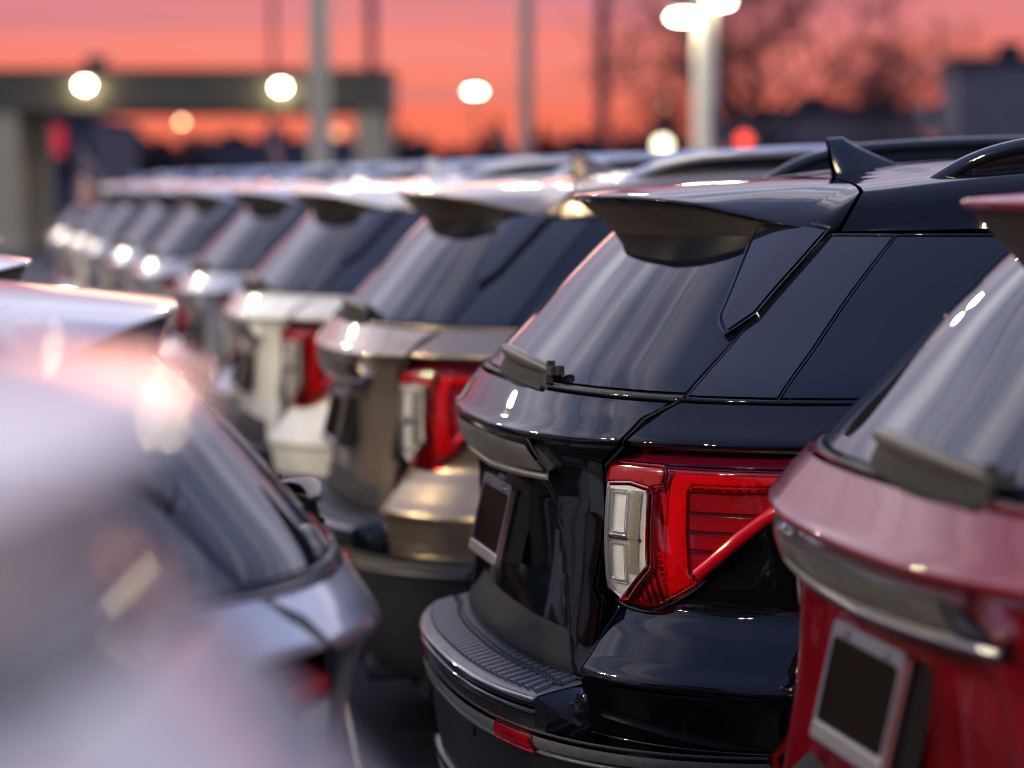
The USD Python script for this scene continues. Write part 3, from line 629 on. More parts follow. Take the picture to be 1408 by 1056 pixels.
        for i, zz_ in enumerate((1.088, 1.052, 1.016)):
            w = RECESS.intersection(sbox(.84, zz_ - .003, 1.2, zz_ + .003)); 
            if not w.is_empty: part(tl, "rib", L(-.0035, w, bevel=.001, depth=.006), "lens_red_dark")
        def on(u, z, h):
            u, z = np.asarray(u, float) * sg, np.asarray(z, float); return S_LAMP(u, z) + S_LAMP.normal(u, z) * h
        tb = np.array(curve([(.876, .985), (.925, 1.021), (.965, 1.053), (1.020, 1.094), (1.052, 1.115), (1.10, 1.137)], 30))
        part(tl, "light_tube", tube(on(tb[:, 0] + .008, tb[:, 1] - .010, .006), .0135, 10), "lens_red")
        part(tl, "reverse_lens", L(.002, WHITE, bevel=.004, depth=.02, du=.008, dz=.01), "reverse_lens")
        def slant(u0, u1, z0, z1):
            k_ = lambda z: (z - 1.131) * .244            # the lens leans with the tailgate's seam
            return Polygon([(u0 + k_(z0), z0), (u1 + k_(z0), z0), (u1 + k_(z1), z1), (u0 + k_(z1), z1)])
        if detail:
            for z0, z1 in ((1.040, 1.118), (.945, 1.018)):
                wn = slant(.700, .742, z0, z1); fr = wn.buffer(.004)
                part(tl, "reverse_module", panel(Lift(S_LAMP, .007), fl(fr.buffer(-.0005).difference(wn.buffer(-.006).buffer(.003))), bevel=.002, depth=.004, du=.02, dz=.02), "reverse_frame")
            part(tl, "reverse_divider", panel(Lift(S_LAMP, .006), fl(slant(.694, .784, 1.026, 1.031)), bevel=.001, depth=.003), "gap")
            ribs = []
            for z in np.arange(.962, 1.122, .0042):
                ribs.append(panel(Lift(S_LAMP, .0075), fl(slant(.752, .780, z, z + .0026)), bevel=0, depth=.003, du=.05, dz=.02))
            part(tl, "serrated_strip", join(*ribs), "reverse_rib")
            zz_ = np.linspace(.925, 1.125, 30)
            part(tl, "serrated_rim", join(*[tube(on(.681 + (zz_ - 1.131) * .244 + o, zz_, .007), .0022, 6) for o in (.004, .011)]), "reverse_frame")
            part(tl, "reverse_edge", join(tube(on([.790, .792, .768, .672], [1.128, 1.118, .982, .912], .0075), .0032, 6)), "reverse_frame")
    # ---- rear bumper
    bu = holder(prim, "rear_bumper")
    um = uy(.66)
    lowp = Polygon([(um, .69), (um - .0, .36), (.8, .30), (0, .28), (-.8, .30), (-um, .36), (-um, .69)])
    lower = lowp.intersection(sbox(-um, .2, um, .612)); mid = sbox(-.628, .664, .628, .698)
    part(bu, "lower_bumper", panel(S_BUMP, lower, bevel=.003, du=.05, dz=.02), "black_plastic")
    part(bu, "bumper_band", panel(Lift(S_BUMP, .006), sbox(-um, .612, um, .643), bevel=.006, depth=.02, du=.04, dz=.01), "band_plastic")
    part(bu, "bumper_groove", panel(Lift(S_BUMP, -.008), sbox(-.64, .644, .64, .69), bevel=0, skirt=False, du=.04, dz=.02), "black_plastic")
    part(bu, "skid_plate", panel(Lift(S_BUMP, .014), Polygon([(.52, .335), (.44, .44), (-.44, .44), (-.52, .335)]), bevel=.008, depth=.03, du=.05, dz=.02), "silver_trim")
    for sg, fl in both:
        part(bu, "reflector", panel(Lift(S_BUMP, .010), fl(Polygon([(.455, .611), (.462, .640), (.612, .638), (.618, .609)])), bevel=.004, depth=.02, du=.03, dz=.01), "lens_red")
        part(bu, "sensor", moved(tri(trimesh.creation.cylinder(.010, .004, sections=16), 40), frame_at(S_BUMP, .27 * sg, .583, .002)), "gap")
    # step pad: the bumper's top between tailgate and lip
    x = np.linspace(-.625, .625, 90); un = np.sign(x) * np.interp(np.abs(x) / .975, BODY.gx[:300], BODY.uu[:300])
    inner = S_HATCH(un, np.full(90, .742)); outer = S_BUMP(un, np.full(90, .70))
    yi, yo = inner[:, 1] + .012, outer[:, 1] - .004
    def pad(xi, t, z0=.0):
        i = np.interp(xi, x, yi); o = np.interp(xi, x, yo)
        return np.stack([xi, i + (o - i) * t, .741 - .018 * t - .006 * t * t + z0 + 0 * xi], -1)
    T = np.linspace(0, 1, 12)
    P = np.stack([pad(x, t) for t in T], 1); bead = [(1.02, -.001), (1.045, -.005), (1.06, -.012), (1.05, -.018), (1.03, -.021)]
    P = np.concatenate([P, np.stack([pad(x, a, b) for a, b in bead], 1)], 1)
    sp_ = part(bu, "step_pad", grid(P, want=(0, 0, 1)), "tread_grey")
    for tl_, z_, nm in ((1.03, -.012, "lip"), (1.01, -.034, "lip")):
        part(bu, nm, tube(pad(x * .995, tl_, z_), .009, 10), "gloss_black")
    for sg in (1, -1):
        tt_ = np.linspace(0, 1.03, 10); A_ = np.stack([pad(np.array([sg * .622]), t)[0] for t in tt_]); B_ = S_BODY(np.full(10, sg * .653), .746 - .10 * tt_)
        C_ = B_.copy(); C_[:, 2] = np.minimum(C_[:, 2], .66); C_[:, 1] += .01
        part(bu, "pad_end", grid(np.stack([A_ - [0, 0, .004], A_ * .55 + B_ * .45 - [0, 0, .006], B_], 1), want=(0, -.3, 1)), "gloss_black")
        part(bu, "pad_end", grid(np.stack([A_[-1:] * np.ones((6, 1)) - np.array([[0, 0, .012 * k] for k in range(6)]), B_[-1:] * np.ones((6, 1)) - np.array([[0, -.004 * k, .004 * k] for k in range(6)])], 1), want=(0, -1, 0)), "gloss_black")
    rb = []
    for row, (t0, t1, n, sl) in enumerate(((.10, .40, 34, .012), (.52, .90, 34, .014))):
        for xx in np.linspace(-.58, .58, n):
            a = np.array([pad(np.array([xx + sl * 0]), t0)[0], pad(np.array([xx + sl]), t1)[0]])
            w = .0115; z = .006
            q = np.array([[a[0] + [-w, 0, 0], a[0] + [-w + .003, 0, z], a[0] + [w - .003, 0, z], a[0] + [w, 0, 0]], [a[1] + [-w, 0, 0], a[1] + [-w + .003, 0, z], a[1] + [w - .003, 0, z], a[1] + [w, 0, 0]]])
            rb.append(grid(np.repeat(q, 1, 0), want=(0, 0, 1)))
    part(sp_, "tread_blocks", join(*rb), "tread_grey")
    part(sp_, "tread_groove", tube(pad(x * .97, .46, .0012), .004, 6), "gap")
    # ---- front end, underside, wheels
    b = [(u, float(BELT(BODY.at(u)[1]))) for u in np.linspace(uy(4.55), BODY.U - .001, 16)]
    for sg, fl in both:
        part(prim, "front_bumper", panel(S_BODY, fl(Polygon([(p, min(q_, .75)) for p, q_ in b] + [(BODY.U - .001, .30), (uy(4.60), .36)])), bevel=.004, du=.06, dz=.03))
        part(prim, "grille", panel(S_BODY, fl(Polygon([(BODY.U - .36, .76), (BODY.U - .001, .76), (BODY.U - .001, .97), (BODY.U - .36, .90)])), bevel=.004, du=.06, dz=.03), "gloss_black")
    rows = []
    for y in np.linspace(3.25, 5.0, 26):
        z = float(BELT(y)); hw = float(np.interp(y, [3.25, 4.4, 4.8, 5.0], [.90, .86, .70, .42])); xx = np.linspace(-hw, hw, 21)
        rows.append(np.stack([xx, np.full(21, y), z + .035 * (1 - (xx / hw) ** 2) * (1 - .3 * (y - 3.25)) + .01 * (1 - smooth01(.3, .5, np.abs(np.abs(xx) - .35)))], -1))
    part(prim, "bonnet", grid(np.array(rows), want=(0, 0, 1)))
    part(prim, "underbody", boxm((-.80, .30, .24), (.80, 4.75, .60)), "gap")
    core = [boxm((-.70, .42, .60), (.70, 3.9, 1.17)), boxm((-.56, .62, 1.17), (.56, 2.9, 1.50)), boxm((-.48, .80, 1.5), (.48, 2.8, 1.64))]
    # dark lining just behind the outer panels, so that the shut lines are dark
    uu_ = np.linspace(-uy(3.2), uy(3.2), 120); zl = np.linspace(.40, 1.28, 30)
    ok = []
    Uq, Zq = np.meshgrid(uu_, zl, indexing="ij"); Q = S_BODY(Uq, Zq) - S_BODY.normal(Uq, Zq) * .030
    g = grid(Q); fy = Q.reshape(-1, 3)[g[1]].mean(1)
    inarch = (np.hypot(fy[:, 1] - yr, fy[:, 2] - .39) < .44) | (np.hypot(fy[:, 1] - yf, fy[:, 2] - .39) < .44)
    Uc, Zc = np.meshgrid(np.linspace(-CAB.uy(3.0), CAB.uy(3.0), 90), np.linspace(1.27, 1.60, 14), indexing="ij"); C = S_CAB(Uc, Zc) - S_CAB.normal(Uc, Zc) * .022
    part(prim, "lining", join((g[0], g[1][~inarch], g[2]), grid(C), *core), "gap")
    for x_ in (-.82, .82):
        for y_ in (yr, yf): wheel(prim, x_, y_)
    ex = [tube([(sx * .55, .16, .30), (sx * .55, .45, .31)], .045, 12) for sx in (-1, 1)]
    for e in ex: part(prim, "exhaust_pipe", e, "dark_chrome")
R_BUMP = [(.25, .20), (.30, .12), (.36, .085), (.45, .062), (.55, .048), (.612, .038), (.63, .032), (.643, .034), (.67, .036), (.70, .034), (.72, .04)]
W_BUMP = [(.25, .90), (.36, .945), (.55, .968), (.65, .974), (.72, .974)]
S_BUMP = Skin(BODY, R_BUMP, W_BUMP, F_BODY)
def frame_at(S, u, z, h):
    p, n = S(np.array([u]), np.array([z]))[0], S.normal(np.array([u]), np.array([z]))[0]
    a = np.cross([0, 0, 1.0], n); a /= np.linalg.norm(a); b = np.cross(n, a)
    M = np.eye(4); M[:3, 0], M[:3, 1], M[:3, 2], M[:3, 3] = a, b, n, p + n * h; return M
# ------------------------------------------------------------------ the ground
mat("asphalt", (.062, .060, .060), .72, noise=(9.0, .30), bump=(260.0, .5, .004))
mat("line_paint", (.55, .54, .50), .6, noise=(25.0, .25))
g = put("/World/asphalt_ground", boxm((-900, -500, -.3), (120, 600, 0)), "asphalt"); describe(g, "dark grey asphalt of the car lot", None, None, "structure")
for i in range(16):
    x = 5.6 - 2.45 * i
    p = put(numbered("/World/parking_line"), boxm((x - .05, -.30, .0005), (x + .05, 5.4, .004)), "line_paint"); describe(p, None, None, None, "structure")
# ------------------------------------------------------------------ the row of sport utility vehicles
ROW = "SUVs parked side by side in one row"
black = thing("sport_utility_vehicle", "glossy black SUV in sharp focus between the red and the taupe SUVs", "car", (0, 0, 0), 0.0, ROW)
paint(black, "black_paint"); build_suv(black, True, "gloss_black", "dark_chrome")
taupe = thing("sport_utility_vehicle", "taupe metallic SUV parked just behind the black one, between it and a white SUV", "car", (-2.72, 0, 0), 0.0, ROW)
paint(taupe, "taupe_paint"); build_suv(taupe, True, "satin_rail", "chrome", letters=True)
copy_of(taupe, "dark red SUV nearest the camera, cut off by the right edge of the photo", (2.17, .128, .0), 0, "red_paint", ROW)
copy_of(taupe, "white SUV with red tail lamp parked directly beyond the taupe SUV", (-5.06, -.09, .0), 0, "white_paint", ROW)
far = [(-7.6, -.11, "silver_paint", "silver SUV parked beyond the white SUV with only glass and lamp showing"),
       (-10.05, -.20, "silver_paint", "silver SUV parked seventh from the right in the row, beyond a silver SUV"),
       (-12.5, -.24, "silver_paint", "silver SUV parked seventh from the right, far down the blurred row"),
       (-15.0, -.31, "blue_grey_paint", "blue grey SUV parked eighth from the right, far down the blurred row"),
       (-17.6, -.36, "white_paint", "white SUV parked ninth from the right, almost at the end of the row"),
       (-20.3, -.44, "silver_paint", "silver SUV at the far end of the row, left of all the others")]
for (x, y, m, lab), rz in zip(far, (.8, -.6, .5, -1.0, .9, -.4)): copy_of(taupe, lab, (x, y, 0), rz, m, ROW)
# ------------------------------------------------------------------ the opposite row, tails towards us
ROW2 = "compact crossovers parked in the opposite row"
near = thing("compact_crossover", "pale crossover closest to the camera, a large blurred shape at lower left", "car", (4.56, -.466, 0), 177.5, ROW2, (.92, .90, .957))
paint(near, "pale_paint"); build_suv(near, False, rails=False, bar=False, spoiler_cut=.055, glass_low=1.585)
mid = thing("compact_crossover", "silver blue crossover with tail lamp, second from the camera in the opposite row", "car", (1.65, -.28, 0), 181.0, ROW2, (.92, .90, .91))
paint(mid, "silver_paint"); build_suv(mid, False, rails=False, bar=False, spoiler_cut=.06)
def cross(lab, x, y, rz, m):
    p = copy_of(mid, lab, (x, y, 0), rz, m, ROW2); p.GetAttribute("xformOp:scale").Set(Gf.Vec3f(.92, .90, .91)); return p
cross("white crossover whose roof end shows at the left edge of the photo", -.75, -.45, 180, "white_paint")
cross("dark teal crossover beyond the white one at the left edge", -3.3, -.50, 179, "teal_paint")
cross("red crossover far down the opposite row at left", -5.9, -.6, 180, "red_paint")
cross("white crossover far down the opposite row at left, beyond the red one", -8.5, -.7, 180, "white_paint")
# ------------------------------------------------------------------ lamps of the lot
mat("pole_white", (.82, .80, .72), .5); mat("pole_grey", (.30, .30, .29), .5, noise=(3.0, .15)); mat("pole_dark", (.10, .08, .08), .6)
mat("pole_concrete", (.55, .51, .41), .75, noise=(4.0, .15)); mat("lamp_housing", (.14, .14, .14), .4)
def glow(name, col, k): mat(name, (.02, .02, .02), .5, emit=col, strength=k)
glow("lamp_warm", (1.0, .88, .62), 48.0); glow("lamp_lot", (1.0, .82, .50), 1900.0); glow("lamp_orange", (1.0, .50, .22), 5.0); glow("lamp_pale", (1.0, .90, .62), 6.0); glow("lamp_far", (1.0, .84, .55), 550.0); glow("lamp_orange2", (1.0, .55, .26), 14.0); glow("lamp_red", (1.0, .07, .04), 3.0); glow("lamp_dim", (1.0, .48, .26), 2.0); glow("lamp_head", (1.0, .84, .5), 40.0)
def pole(prim, base, h, r, m="pole_grey", r2=None):
    z = np.linspace(0, h, 6); return part(prim, "pole", tube([(base[0], base[1], q) for q in z], np.linspace(r, r2 or r, 6), 12), m)
def lamp_post(label, px, py, d, size, mname, pole_m, r, hide=False, n=1, gap_=0, top=None, group=None, name="lamp_post", arm=0.0):
    """A lamp whose head the photograph shows at px, py; size is the lens's width and height in metres."""
    p = at(px, py, d); b = at(px + gap_, py, d)
    t = thing(name, label, "street lamp", (b[0], b[1], 0), -math.degrees(YAW), group)
    h = top or p[2] + .25
    pole(t, (0, 0), h, r, pole_m, r * .8)
    w, hh = size
    for k in range(n):
        off = -gap_ * d / FPX + (k * 44 * d / FPX)
        z = p[2] + k * 21 * d / FPX
        hp = part(t, "lamp_head", boxm((-w * .9, off - w / 2 - .04, z + hh / 2), (w * .9, off + w / 2 + .04, z + hh / 2 + .10), .03), "lamp_housing")
        s = trimesh.creation.icosphere(2, 1.0); s.apply_scale([w / 2, w / 2, hh / 2]); s.apply_translation([0, off, z])
        part(hp, "lens", tri(s, True), mname)
        if abs(off) > .05: part(hp, "bracket", tube([(0, 0, z + hh / 2 + .05), (0, off, z + hh / 2 + .05)], .04, 8), "lamp_housing")
    return t
LP = "lamp posts of the lot"
lamp_post("tall white lamp post with a bright head on its left arm, right of centre", 941, 24, 52, (.55, .13), "lamp_warm", "pole_white", .23, gap_=28, top=5.3, n=2)
lamp_post("bright white globe lamp standing alone against the sky at centre", 653, 126, 75, (.42, .10), "lamp_warm", "pole_dark", .04)
lamp_post("dim orange lamp hanging in the canopy's opening at left", 250, 168, 110, (.22, .2), "lamp_orange2", "pole_dark", .04)
lamp_post("faint orange lamp seen just right of the canopy's pole", 464, 182, 130, (.5, .45), "lamp_dim", "pole_dark", .05)
lamp_post("faint orange lamp left of the white lamp post, in front of the dark tree", 911, 146, 120, (.5, .45), "lamp_dim", "pole_dark", .05)
lamp_post("large pale lamp low behind the roofs, left of the white lamp post", 911, 199, 62, (.34, .3), "lamp_pale", "pole_dark", .05)
lamp_post("dim lamp half hidden behind the white lamp post", 996, 68, 95, (.4, .4), "lamp_dim", "pole_dark", .05)
# the lot's own tall lamps, some of them behind the camera: their light falls on the tails and glints on the edges
def lot_lamp(label, x, y, h=7.5, rz=0, r=.11, m="pole_concrete", lens="lamp_lot"):
    t = thing("lot_lamp", label, "street lamp", (x, y, 0), rz, "tall lot lamps with two flat heads")
    pole(t, (0, 0), h, r, m, r * .8); part(t, "base_collar", tube([(0, 0, 0), (0, 0, .5)], r * 1.6, 14), "pole_concrete")
    for s in (-1, 1):
        hp = part(t, "lamp_head", boxm((s * .75 - .34, -.2, h - .02), (s * .75 + .34, .2, h + .14), .04), "lamp_housing")
        part(hp, "lens", boxm((s * .75 - .26, -.14, h - .05), (s * .75 + .26, .14, h - .018)), lens)
        part(hp, "bracket", tube([(0, 0, h + .05), (s * .45, 0, h + .06)], .035, 8), "lamp_housing")
for lab, x, y, hh in (("tall two headed lot lamp on the opposite side, out of the frame", -5.0, -12.0, 7.5), ("tall two headed lot lamp behind the photographer, out of the frame", 9.0, -10.0, 7.5),
                      ("tall two headed lot lamp far down the lot, out of the frame", -22.0, -13.0, 7.5), ("tall two headed lot lamp beyond the second lane, out of the frame", 2.0, -24.0, 8.0), ("tall two headed lot lamp to the right of the photographer, out of the frame", 17.0, 3.0, 8.0),
                      ("tall two headed lot lamp three lanes behind, out of the frame", 16.0, -34.0, 8.0), ("tall two headed lot lamp three lanes away, out of the frame", -14.0, -38.0, 8.0)):
    lot_lamp(lab, x, y, hh)
lot_lamp("tall two headed lot lamp ending the opposite row, out of the frame", -38.0, -9.0, 9.0, lens="lamp_far")
lamp_post("low yellow lamp glowing just over the far end of the SUV row at left", 150, 293, 27, (.16, .14), "lamp_warm", "pole_dark", .03)
# ------------------------------------------------------------------ plain poles against the sky
def sky_pole(label, px, d, r, m, top, cat="pole"):
    p = at(px, 200, d); t = thing("utility_pole", label, cat, (p[0], p[1], 0)); pole(t, (0, 0), top, r, m, r * .85); return t
p = at(440, 200, 45); lot_lamp("thick pale concrete lamp pole before the canopy's right part", p[0], p[1], 10.0, 20, .18, lens="lamp_far")
p = at(723, 200, 46); lot_lamp("slender grey lamp pole at centre, right of the globe lamp", p[0], p[1], 10.5, 60, .12, "pole_grey", "lamp_far")
t = sky_pole("wide dim reddish mast far off, left of the white lamp post", 828, 150, .34, "pole_dark", 26.0); part(t, "mast_ring", tube([(0, 0, 14.0), (0, 0, 14.3)], .45, 10), "pole_dark")
t = sky_pole("faint dark mast rising behind the canopy's right end", 511, 170, .30, "pole_dark", 28.0); part(t, "mast_ring", tube([(0, 0, 12.0), (0, 0, 12.3)], .4, 10), "pole_dark")
t = sky_pole("faint thin mast above the middle of the canopy", 376, 170, .16, "pole_dark", 28.0); part(t, "mast_ring", tube([(0, 0, 12.0), (0, 0, 12.3)], .25, 10), "pole_dark")
# ------------------------------------------------------------------ the canopy at the left
mat("canopy_paint", (.15, .13, .085), .6, noise=(1.5, .12)); mat("canopy_column", (.66, .57, .37), .65, noise=(2.0, .12)); mat("sign_red", (.55, .02, .03), .5, emit=(1.0, .03, .05), strength=.55)
def frame_px(d):
    """Origin on the ground below the picture's left edge at depth d, and the turn that lays y along the picture."""
    return at(0, 255, d)
D = 70.0
o = frame_px(D); k = D / FPX
can = thing("entrance_canopy", "flat roofed drive through canopy on beige columns at left", "canopy", (o[0], o[1], 0), -math.degrees(YAW))
zb, zt = CAM[2] + (255 - 153) * k, CAM[2] + (255 - 99) * k
part(can, "roof_beam", boxm((-5.5, -6.0, zb), (0, 534 * k, zt), .03), "canopy_paint")
part(can, "roof_coping", boxm((-5.55, -6.05, zt), (.05, 536 * k, zt + .07)), "pole_dark")
for y0, y1 in ((-22, 24), (488, 529)):
    for xx in (-.5, -5.1):
        c = part(can, "column", boxm((xx - .4, y0 * k, 0), (xx + .4, y1 * k, zb), .03), "canopy_column"); part(c, "column_base", boxm((xx - .46, y0 * k - .06, 0), (xx + .46, y1 * k + .06, .35), .03), "canopy_column")
for px, py in ((120, 121), (388, 124)):
    z = CAM[2] + (255 - py) * k; y = px * k
    l = part(can, "flood_light", boxm((.02, y - .20, z + .14), (.42, y + .20, z + .26), .03), "lamp_housing")
    s = trimesh.creation.icosphere(2, 1.0); s.apply_scale([.17, .15, .10]); s.apply_translation([.26, y, z + .05]); part(l, "lens", tri(s, True), "lamp_warm")
v = part(can, "roof_vent", boxm((-1.6, 112 * k, zt + .07), (-.8, 138 * k, zt + .42), .04), "pole_dark")
o2 = at(68, 190, 85)
sg = thing("lit_sign", "small glowing red sign under the canopy at left", "sign", (o2[0], o2[1], 0), -math.degrees(YAW))
part(sg, "sign_face", boxm((-.06, -.42, o2[2] - .5), (.06, .42, o2[2] + .35), .02), "sign_red"); part(sg, "post", boxm((-.05, -.05, 0), (.05, .05, o2[2] - .5)), "pole_dark")
# ------------------------------------------------------------------ buildings
mat("brick_dark", (.32, .23, .20), .85, noise=(.8, .2)); mat("render_grey", (.30, .24, .215), .85, noise=(.6, .15)); mat("render_purple", (.14, .12, .13), .85, noise=(.5, .2)); mat("window_dark", (.02, .02, .025), .1); mat("roof_dark", (.06, .055, .055), .8)
def building(label, px0, px1, pytop, d, depth, m, rows=1, cols=6, rot=None, parapet=.35):
    o = at(px0, 255, d); k = d / FPX; w = (px1 - px0) * k; h = CAM[2] + (255 - pytop) * k
    b = thing("flat_roofed_building", label, "building", (o[0], o[1], 0), -math.degrees(YAW))
    wl = part(b, "wall", boxm((-depth, 0, 0), (0, w, h)), m)
    part(b, "parapet", boxm((-depth - .08, -.08, h), (.08, w + .08, h + parapet), .02), "roof_dark")
    rh = h / max(rows, 1)
    for r in range(rows):
        for c in range(cols):
            y = w * (c + .5) / cols; ww = min(w / cols * .3, 1.1); z0, z1 = r * rh + rh * .38, r * rh + rh * .78
            f = part(wl, "window", boxm((.003, y - ww, z0), (.06, y + ww, z1)), "roof_dark"); 
            part(wl, "window_pane", boxm((.055, y - ww + .07, z0 + .07), (.066, y + ww - .07, z1 - .07)), "window_dark")
    part(b, "roof_unit", boxm((-depth * .6, w * .3, h + .003), (-depth * .4, w * .45, h + .9), .05), "roof_dark")
    return b
building("tall grey brown flat roofed building at the right edge", 1316, 1540, 92, 95, 4, "render_grey", 0, 0)
building("long low brown building behind the bare tree at right", 1040, 1300, 160, 100, 12, "brick_dark", 1, 8)
building("low dark building on the skyline under the canopy, right part", 285, 490, 197, 150, 16, "render_purple", 1, 7, parapet=.25)
building("low dark building on the skyline under the canopy, left part", 20, 130, 168, 120, 14, "render_purple", 1, 4, parapet=.25)
# ------------------------------------------------------------------ trees
mat("bark", (.055, .042, .036), .9, noise=(12.0, .3)); mat("needles", (.022, .034, .022), .8, noise=(6.0, .4)); mat("far_wood", (.05, .04, .04), .9, noise=(.4, .4))
def branches(rng, base, h, spread, levels, r0, kids=(5, 5, 4, 3)):
    out = []
    def grow(p, d, L, r, lev):
        n = 5; pts = [p]; 
        for i in range(n):
            d = d + rng.normal(0, .10, 3) + np.array([0, 0, .02 if lev else .04]); d /= np.linalg.norm(d); pts.append(pts[-1] + d * L / n)
        pts = np.array(pts); out.append(tube(pts, np.maximum(np.linspace(r, r * .5, n + 1), .017), 7 if lev < 2 else 4 if lev < 3 else 3, cap=False))
        if lev >= levels: return
        for c in range(kids[lev]):
            t = rng.uniform(.35, 1.0); i = t * n; a = int(min(i, n - 1)); q = pts[a] + (pts[a + 1] - pts[a]) * (i - a)
            side = rng.normal(0, 1, 3); side -= d * (side @ d); side /= np.linalg.norm(side)
            nd = d * .55 + side * spread; nd[2] += .12; nd /= np.linalg.norm(nd)
            grow(q, nd, L * rng.uniform(.5, .72), r * .5, lev + 1)
    grow(np.array(base, float), np.array([0, 0, 1.0]), h, r0, 0)
    return out
def bare_tree(label, px, d, h, seed, spread=.9, r0=.16):
    rng = np.random.default_rng(seed); p = at(px, 255, d); t = thing("bare_tree", label, "tree", (p[0], p[1], 0))
    b = branches(rng, (0, 0, 0), h, spread, 4, r0, (8, 6, 5, 5)); part(t, "trunk", b[0], "bark"); part(t, "crown", join(*b[1:]), "bark")
bare_tree("leafless tree with a wide dark crown between white lamp post and building", 1092, 85, 6.0, 3, 1.05, .20)
bare_tree("second leafless tree with thin branches beside the right hand building", 1255, 110, 4.2, 5, .9, .13)
bare_tree("dark leafless tree behind the faint lamp left of the white lamp post", 900, 120, 3.0, 8, .8, .16)
def conifer(label, px, pytop, d, w, seed):
    rng = np.random.default_rng(seed); p = at(px, 255, d); h = CAM[2] + (255 - pytop) * d / FPX
    t = thing("conifer", label, "tree", (p[0], p[1], 0)); part(t, "trunk", tube([(0, 0, 0), (0, 0, h * .95)], [.12, .02], 8), "bark")
    n = 900; z = rng.uniform(.06, 1, n) ** .9; a = rng.uniform(0, 2 * math.pi, n); r = w * (1 - z) * rng.uniform(.35, 1.1, n) * (1 + .25 * np.sin(z * 40)) + .03
    c = np.stack([r * np.cos(a), r * np.sin(a), z * h], 1); s = .10 + .22 * (1 - z)
    o = np.stack([np.cos(a), np.sin(a), np.full(n, -.5)], 1); q = np.stack([-np.sin(a), np.cos(a), rng.normal(0, .3, n)], 1)
    v = np.stack([c - o * s[:, None], c + q * s[:, None] * .5, c + o * s[:, None], c - q * s[:, None] * .5], 1).reshape(-1, 3)
    i = np.arange(n)[:, None] * 4; f = np.vstack([i + [0, 1, 2], i + [0, 2, 3]]); nn = np.repeat(o * [1, 1, 0] + [0, 0, .5], 4, 0); nn /= np.linalg.norm(nn, axis=1, keepdims=True)
    part(t, "crown", (v, f, nn), "needles")
conifer("small dark conifer left of the slender grey pole", 682, 158, 110, .62, 1)
conifer("small dark conifer right of the slender grey pole", 745, 168, 115, .55, 2)
conifer("dark conifer at the foot of the white lamp post", 1000, 158, 105, .8, 4)
# a far belt of wood along the skyline
rng = np.random.default_rng(11); n = 9000
px = rng.uniform(-300, 1700, n); d = rng.uniform(185, 260, n); env = 208 + 9 * np.sin(px / 47.0) + 7 * np.sin(px / 19.0 + 1) + 5 * np.sin(px / 7.3)
zt_ = CAM[2] + (255 - env) / FPX * 200; z = rng.uniform(0, 1, n) ** .7 * zt_
P = np.array([at(a, 255, b) for a, b in zip(px, d)]); P[:, 2] = z
s = rng.uniform(.3, .9, n); e = rng.normal(0, 1, (n, 4, 3)) * s[:, None, None]; v = (P[:, None] + e).reshape(-1, 3); i = np.arange(n)[:, None] * 4
f = np.vstack([i + [0, 1, 2], i + [0, 2, 3]]); w_ = put("/World/far_wood", (v, f, np.tile((.98, -.1, .2), (len(v), 1))), "far_wood"); describe(w_, "dark belt of far trees along the skyline", "wood", None, "stuff")
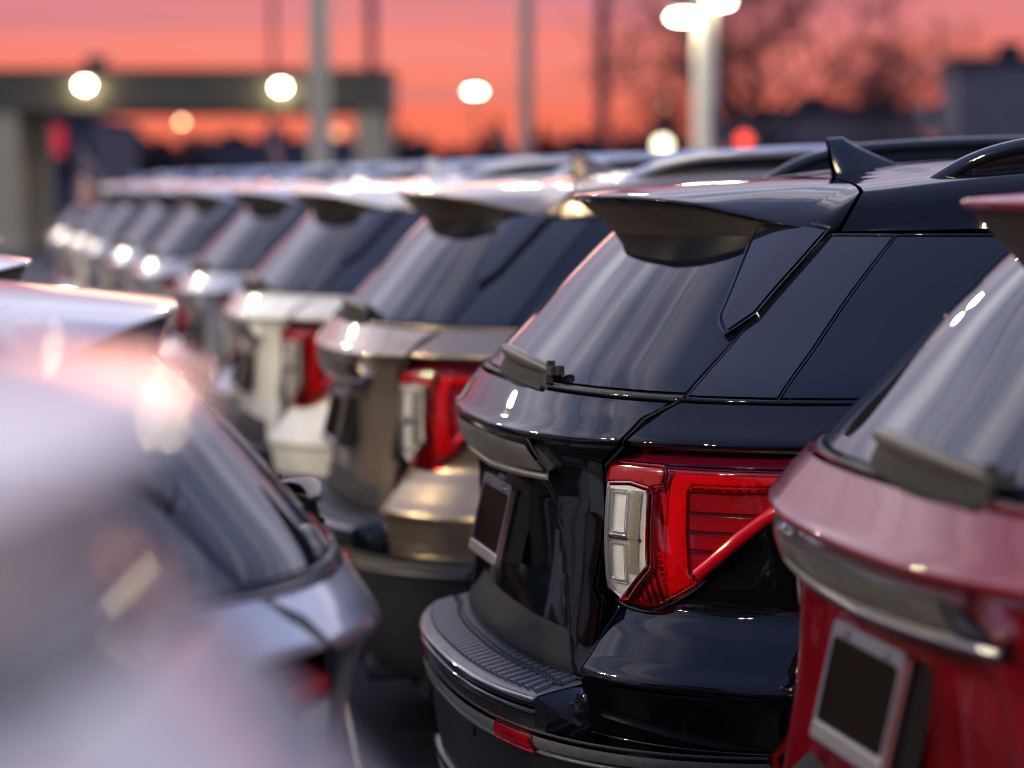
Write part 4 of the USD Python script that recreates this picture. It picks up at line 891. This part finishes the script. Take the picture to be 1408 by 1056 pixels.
# ------------------------------------------------------------------ flags on short staffs
mat("flag_blue", (.022, .032, .10), .8); mat("flag_red", (.42, .03, .05), .8); mat("flag_white", (.62, .60, .60), .8); mat("staff", (.06, .06, .07), .4)
def flag(label, px, pytop, pybot, d, w, seed, blue=False, group="small limp flags on short staffs"):
    a, b = at(px, pytop, d), at(px, pybot, d); rng = np.random.default_rng(seed)
    t = thing("flag_on_staff", label, "flag", (a[0], a[1], 0), -math.degrees(YAW), group)
    part(t, "staff", tube([(0, 0, 0), (0, 0, a[2] + .02)], .012, 8), "staff")
    H = a[2] - b[2]; U_, V_ = np.meshgrid(np.linspace(0, 1, 40), np.linspace(0, 1, 27), indexing="ij")
    fold = .5 * w * np.sin(U_ * 11 + V_ * 2.2 + seed) * .35 * U_ ** .5
    X = fold; Y = w * U_ * (.25 + .75 * V_ * .8); Z = a[2] - .02 - H * .62 * V_ - H * .36 * U_ ** 1.3
    P = np.stack([X + .02, Y + .012, Z], -1)
    for k in range(13):
        j0, j1 = k * 2, k * 2 + 2; i0 = (36 if blue else 16) if j0 < (20 if blue else 14) else 0
        part(t, "stripe", grid(P[i0:, j0:j1 + 1]), "flag_red" if k % 2 == 0 else "flag_white")
    cn = part(t, "canton", grid(P[:37, :21] if blue else P[:17, :15]), "flag_blue")
    st = []
    for r in range(5):
        for c in range(6):
            q = P[2 + int(c * (6 if blue else 2.4)), 1 + int(r * (4 if blue else 2.9))]; st.append((np.array([q + [.004, .012 * math.cos(h) * 1.0 * (1 if i % 2 == 0 else .4), .012 * math.sin(h) * (1 if i % 2 == 0 else .4)] for i, h in enumerate(np.arange(10) * math.pi / 5 + math.pi / 2)]), np.array([(0, i, i + 1) for i in range(1, 9)]), np.tile((1.0, 0, 0), (10, 1))))
    for q in st: part(cn, "star", q, "flag_white")
flag("limp striped flag on a staff above the black SUV's roof at right", 1262, 138, 205, 17, .30, 1, True)
flag("limp striped flag beside the foot of the white lamp post", 980, 150, 232, 22, .34, 2, True)
flag("limp striped flag beside the small conifers at centre", 686, 172, 232, 26, .30, 3, True)
flag("larger limp striped flag over the far end of the row at left", 106, 190, 330, 24, .62, 4)
flag("limp striped flag left of the thick concrete pole", 372, 168, 240, 30, .18, 5)
# ------------------------------------------------------------------ a traffic light far off
p = at(1023, 193, 60)
tf = thing("traffic_light", "traffic light showing red behind the black SUV's roof", "traffic light", (p[0], p[1], 0), -math.degrees(YAW))
part(tf, "post", tube([(-.1, 0, 0), (-.1, 0, p[2] - .5)], .05, 10), "pole_dark"); hs = part(tf, "housing", boxm((-.16, -.17, p[2] - .75), (-.02, .17, p[2] + .22), .03), "lamp_housing")
for dz, m in ((0, "lamp_red"), (-.29, "window_dark"), (-.57, "window_dark")):
    s = trimesh.creation.icosphere(2, 1.0); s.apply_scale([.04, .15, .15]); s.apply_translation([-.01, 0, p[2] + dz - .0]); part(hs, "lens", tri(s, True), m)
